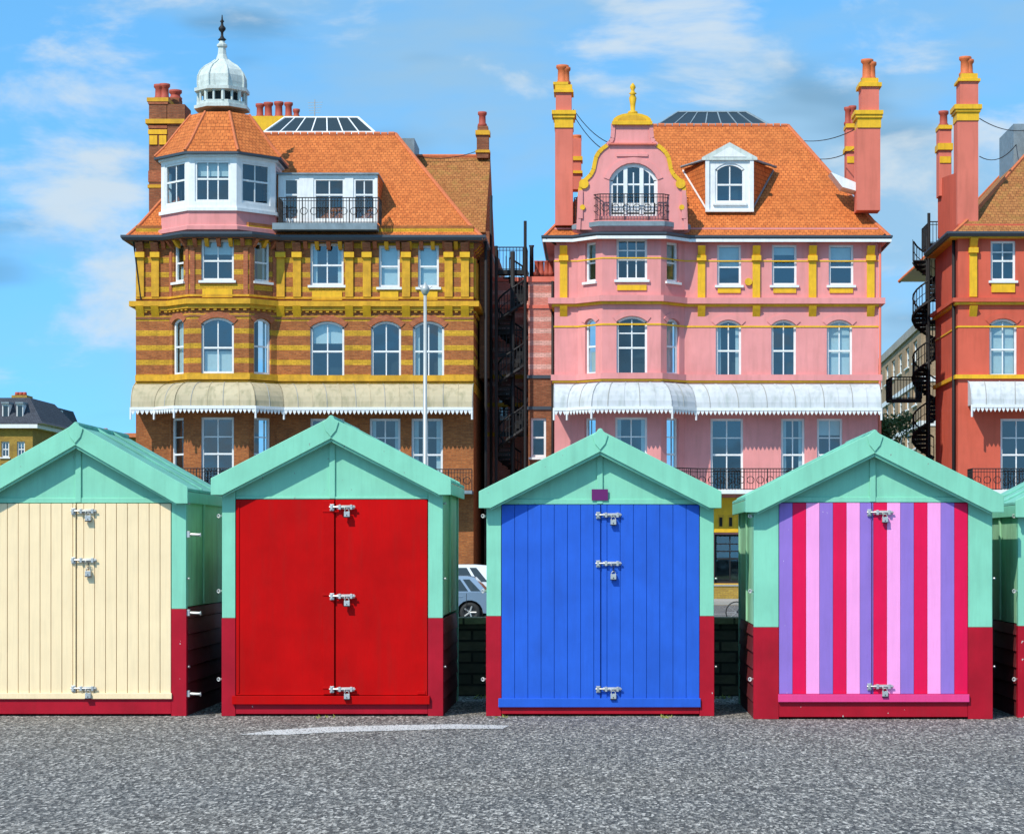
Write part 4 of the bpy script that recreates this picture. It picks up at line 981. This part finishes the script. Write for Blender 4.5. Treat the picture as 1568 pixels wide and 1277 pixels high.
# ==================================================================  vehicles
def car(x,y,z,L,Hh,body,flip=False,suv=False):
    e=empty('parked_suv' if suv else 'parked_car',(x,y,z)); m=MB(); sg=-1 if flip else 1; Wd=.86
    hb=.62*Hh+.05; k=L/4.1
    prof=[(-2.03,.28),(-2.09,.42),(-2.07,.62),(-1.98,.76),(-1.7,.86),(-1.15,hb-.02),(1.8,hb+.02),(2.0,hb-.12),(2.06,.6),(2.07,.36),(2.0,.26)]
    low=[(1.3+ .39*math.cos(math.radians(a)),.3+.39*math.sin(math.radians(a))) for a in range(0,181,20)]+[(-1.3+.39*math.cos(math.radians(a)),.3+.39*math.sin(math.radians(a))) for a in range(0,181,20)]
    P=prof+[(q,max(w,.24)) for q,w in low]
    pts=[(sg*k*a,-Wd,b) for a,b in P]; m.prism(pts,(0,2*Wd,0),body)
    gb_=[(-1.12,hb-.04),(1.84,hb-.02),(1.42 if not suv else 1.7,Hh-.04),(1.2,Hh),(-.25,Hh),(-.45,Hh-.05)]
    A=[(sg*k*a,-(Wd-.04-.17*(b-hb)/(Hh-hb)),b) for a,b in gb_]; Bq=[(p[0],-p[1],p[2]) for p in A]
    n=len(A); m.poly(A,body); m.poly(Bq[::-1],body)
    for i in range(n): 
        j=(i+1)%n; mt_='carglass' if i in (1,5) else body; m.poly([A[i],A[j],Bq[j],Bq[i]],mt_)
    for s2 in (-1,1):
        for (a0,a1,b0,b1) in ((-.92,.22,-.38,.2),(.3,1.25,.28,1.0),(1.33,1.62,1.08,1.28)):
            z0=hb+.03; z1=Hh-.1; yy=lambda zz:s2*(Wd-.034-.17*(zz-hb)/(Hh-hb))
            m.poly([(sg*k*a0,yy(z0),z0),(sg*k*a1,yy(z0),z0),(sg*k*b1,yy(z1),z1),(sg*k*b0,yy(z1),z1)],'carglass')
        for wx in (-1.3,1.3):
            c=(sg*k*wx,s2*(Wd-.1),.32)
            m.ring(c,.235,.085,(0,1,0),'rubber',20,8); m.rod((c[0],s2*(Wd-.2),.32),(c[0],s2*(Wd-.06),.32),.21,'blacksteel',18)
            for q in range(5):
                t=q*math.tau/5; m.rod((c[0],s2*(Wd-.05),.32),(c[0]+math.cos(t)*.2,s2*(Wd-.045),.32+math.sin(t)*.2),.03,'steel',5)
            m.ring((c[0],s2*(Wd-.05),.32),.2,.015,(0,1,0),'steel',18,5)
            m.rod((c[0],s2*(Wd-.3),.32),(c[0],s2*(Wd-.19),.32),.4,'gapdark',18)
        m.box(min(sg*k*-1.98,sg*k*-1.7),max(sg*k*-1.98,sg*k*-1.7),s2*Wd-.02,s2*Wd+.012,.62,.74,'lampglass')
        m.box(min(sg*k*1.9,sg*k*2.05),max(sg*k*1.9,sg*k*2.05),s2*Wd-.03,s2*Wd+.012,.66,.9,'redlamp')
        m.box(sg*k*-.75-.07,sg*k*-.75+.07,min(s2*Wd,s2*(Wd+.16)),max(s2*Wd,s2*(Wd+.16)),hb+.0,hb+.14,body)
        for dx in (-.85,.22,1.2): m.box(sg*k*dx-.006,sg*k*dx+.006,s2*Wd-.01,s2*Wd+.003,.33,hb-.03,'gapdark')
        for dx in (.05,1.02): m.box(sg*k*dx-.08,sg*k*dx+.08,s2*Wd-.01,s2*Wd+.025,hb-.15,hb-.12,body)
        m.box(-k*.88,k*.88,s2*Wd-.02,s2*Wd+.008,.24,.32,'blacksteel')
    m.build('body',e,0.02,loc=1); return e
car(-5.3,70.5,GZ,4.2,1.42,'carblue'); car(-5.6,77,GZ,4.7,1.72,'carwhite',suv=True)
car(17.4,88,GZ,4.2,1.5,'carwhite'); car(-16,77,GZ,4.2,1.45,'carblue',True)
m=MB(); bx,by,bz=gx(1128,69),69,GZ
for dx in (0,1.02):
    m.ring((bx+dx,by,bz+.34),.32,.018,(0,1,0),'rubber',24,6)
    for q in range(10):
        t=q*math.tau/10; m.rod((bx+dx,by,bz+.34),(bx+dx+math.cos(t)*.31,by,bz+.34+math.sin(t)*.31),.003,'steel',3)
pb=lambda a,b:(bx+a,by,bz+b)
for a,b in ((pb(0,.34),pb(.28,.8)),(pb(.28,.8),pb(.8,.82)),(pb(.28,.72),pb(.42,.3)),(pb(0,.34),pb(.42,.3)),(pb(.42,.3),pb(.84,.76)),(pb(.8,.95),pb(1.02,.34)),(pb(.24,.95),pb(.42,.3))): m.rod(a,b,.018,'blacksteel',6)
m.box(bx+.12,bx+.36,by-.06,by+.06,bz+.95,bz+1.0,'blacksteel'); m.rod((bx+.78,by-.25,bz+1.02),(bx+.78,by+.25,bz+1.02),.014,'steel',6); m.rod(pb(.8,.95),pb(.78,1.02),.014,'steel',6)
m.build('bicycle')

# ==================================================================  LIGHT, SKY, CAMERA
EL=math.radians(47); AZ=math.radians(214)
w=bpy.data.worlds.new('World'); sc.world=w; w.use_nodes=True; nt=w.node_tree; N=nt.nodes; Lk=nt.links.new
bg=N['Background']; bg.inputs[1].default_value=0.15
sky=N.new('ShaderNodeTexSky'); sky.sky_type='NISHITA'; sky.sun_disc=False; sky.sun_elevation=EL; sky.sun_rotation=AZ
sky.air_density=1.0; sky.dust_density=0.3; sky.ozone_density=2.0
tc=N.new('ShaderNodeTexCoord')
add=N.new('ShaderNodeVectorMath'); add.operation='ADD'; add.inputs[1].default_value=(0,0,0.24); Lk(tc.outputs['Generated'],add.inputs[0])
nm=N.new('ShaderNodeVectorMath'); nm.operation='NORMALIZE'; Lk(add.outputs[0],nm.inputs[0]); Lk(nm.outputs[0],sky.inputs['Vector'])
def wn(scale,sc3,detail=5,rough=.55,dist=0.0,loc=(0,0,0)):
    mp=N.new('ShaderNodeMapping'); mp.inputs['Scale'].default_value=sc3; mp.inputs['Location'].default_value=loc; mp.inputs['Rotation'].default_value=(0,math.radians(8),0); Lk(tc.outputs['Generated'],mp.inputs[0])
    n=N.new('ShaderNodeTexNoise'); n.inputs['Scale'].default_value=scale; n.inputs['Detail'].default_value=detail; n.inputs['Roughness'].default_value=rough; n.inputs['Distortion'].default_value=dist
    Lk(mp.outputs[0],n.inputs[0]); return n.outputs[0]
def mr(f,a,b,c,d):
    r=N.new('ShaderNodeMapRange'); r.interpolation_type='SMOOTHSTEP'; r.inputs[1].default_value=a;r.inputs[2].default_value=b;r.inputs[3].default_value=c;r.inputs[4].default_value=d; Lk(f,r.inputs[0]); return r.outputs[0]
def wm(f,a,b,mode='MIX'):
    m=N.new('ShaderNodeMix'); m.data_type='RGBA'; m.blend_type=mode
    for v,i in ((f,0),(a,6),(b,7)):
        if hasattr(v,'links'): Lk(v,m.inputs[i])
        else: m.inputs[i].default_value=v
    return m.outputs[2]
base=wm(1.0,sky.outputs[0],(0.95,1.75,1.9,1),'MULTIPLY')
c1=mr(wn(5.0,(1,1,2.4),5,.52,.25,(3.1,0,0.3)),.43,.66,0,.72)
c2=mr(wn(11,(1,1,2.4),6,.58,.3,(0,1.7,0)),.50,.70,0,.8)
col=wm(c1,base,(2.5,3.8,4.8,1))
c3=mr(wn(8,(1,1,3.4),3,.5,.2,(5,2,1)),.53,.70,0,.55)
col=wm(c3,col,(0.95,2.1,3.3,1))
col=wm(c2,col,(4.7,5.3,5.7,1))
Lk(col,bg.inputs[0])
sd=bpy.data.lights.new('sun','SUN'); sd.energy=4.6; sd.angle=math.radians(.5); sd.color=(1,.93,.81)
so=bpy.data.objects.new('sun',sd); sc.collection.objects.link(so)
dirv=Vector((math.sin(AZ)*math.cos(EL),math.cos(AZ)*math.cos(EL),math.sin(EL)))
so.rotation_euler=dirv.to_track_quat('Z','Y').to_euler(); so.location=dirv*60
cd=bpy.data.cameras.new('camera'); cd.lens=F/1568*36; cd.sensor_width=36; cd.shift_x=(784-CX)/1568; cd.shift_y=(HY-638.5)/1568
cd.clip_end=6000; cd.clip_start=.1
co=bpy.data.objects.new('camera',cd); co.location=(0,0,EYE); co.rotation_euler=(math.pi/2,0,0); sc.collection.objects.link(co); sc.camera=co
sc.view_settings.view_transform='Standard'; sc.view_settings.look='None'; sc.view_settings.exposure=0
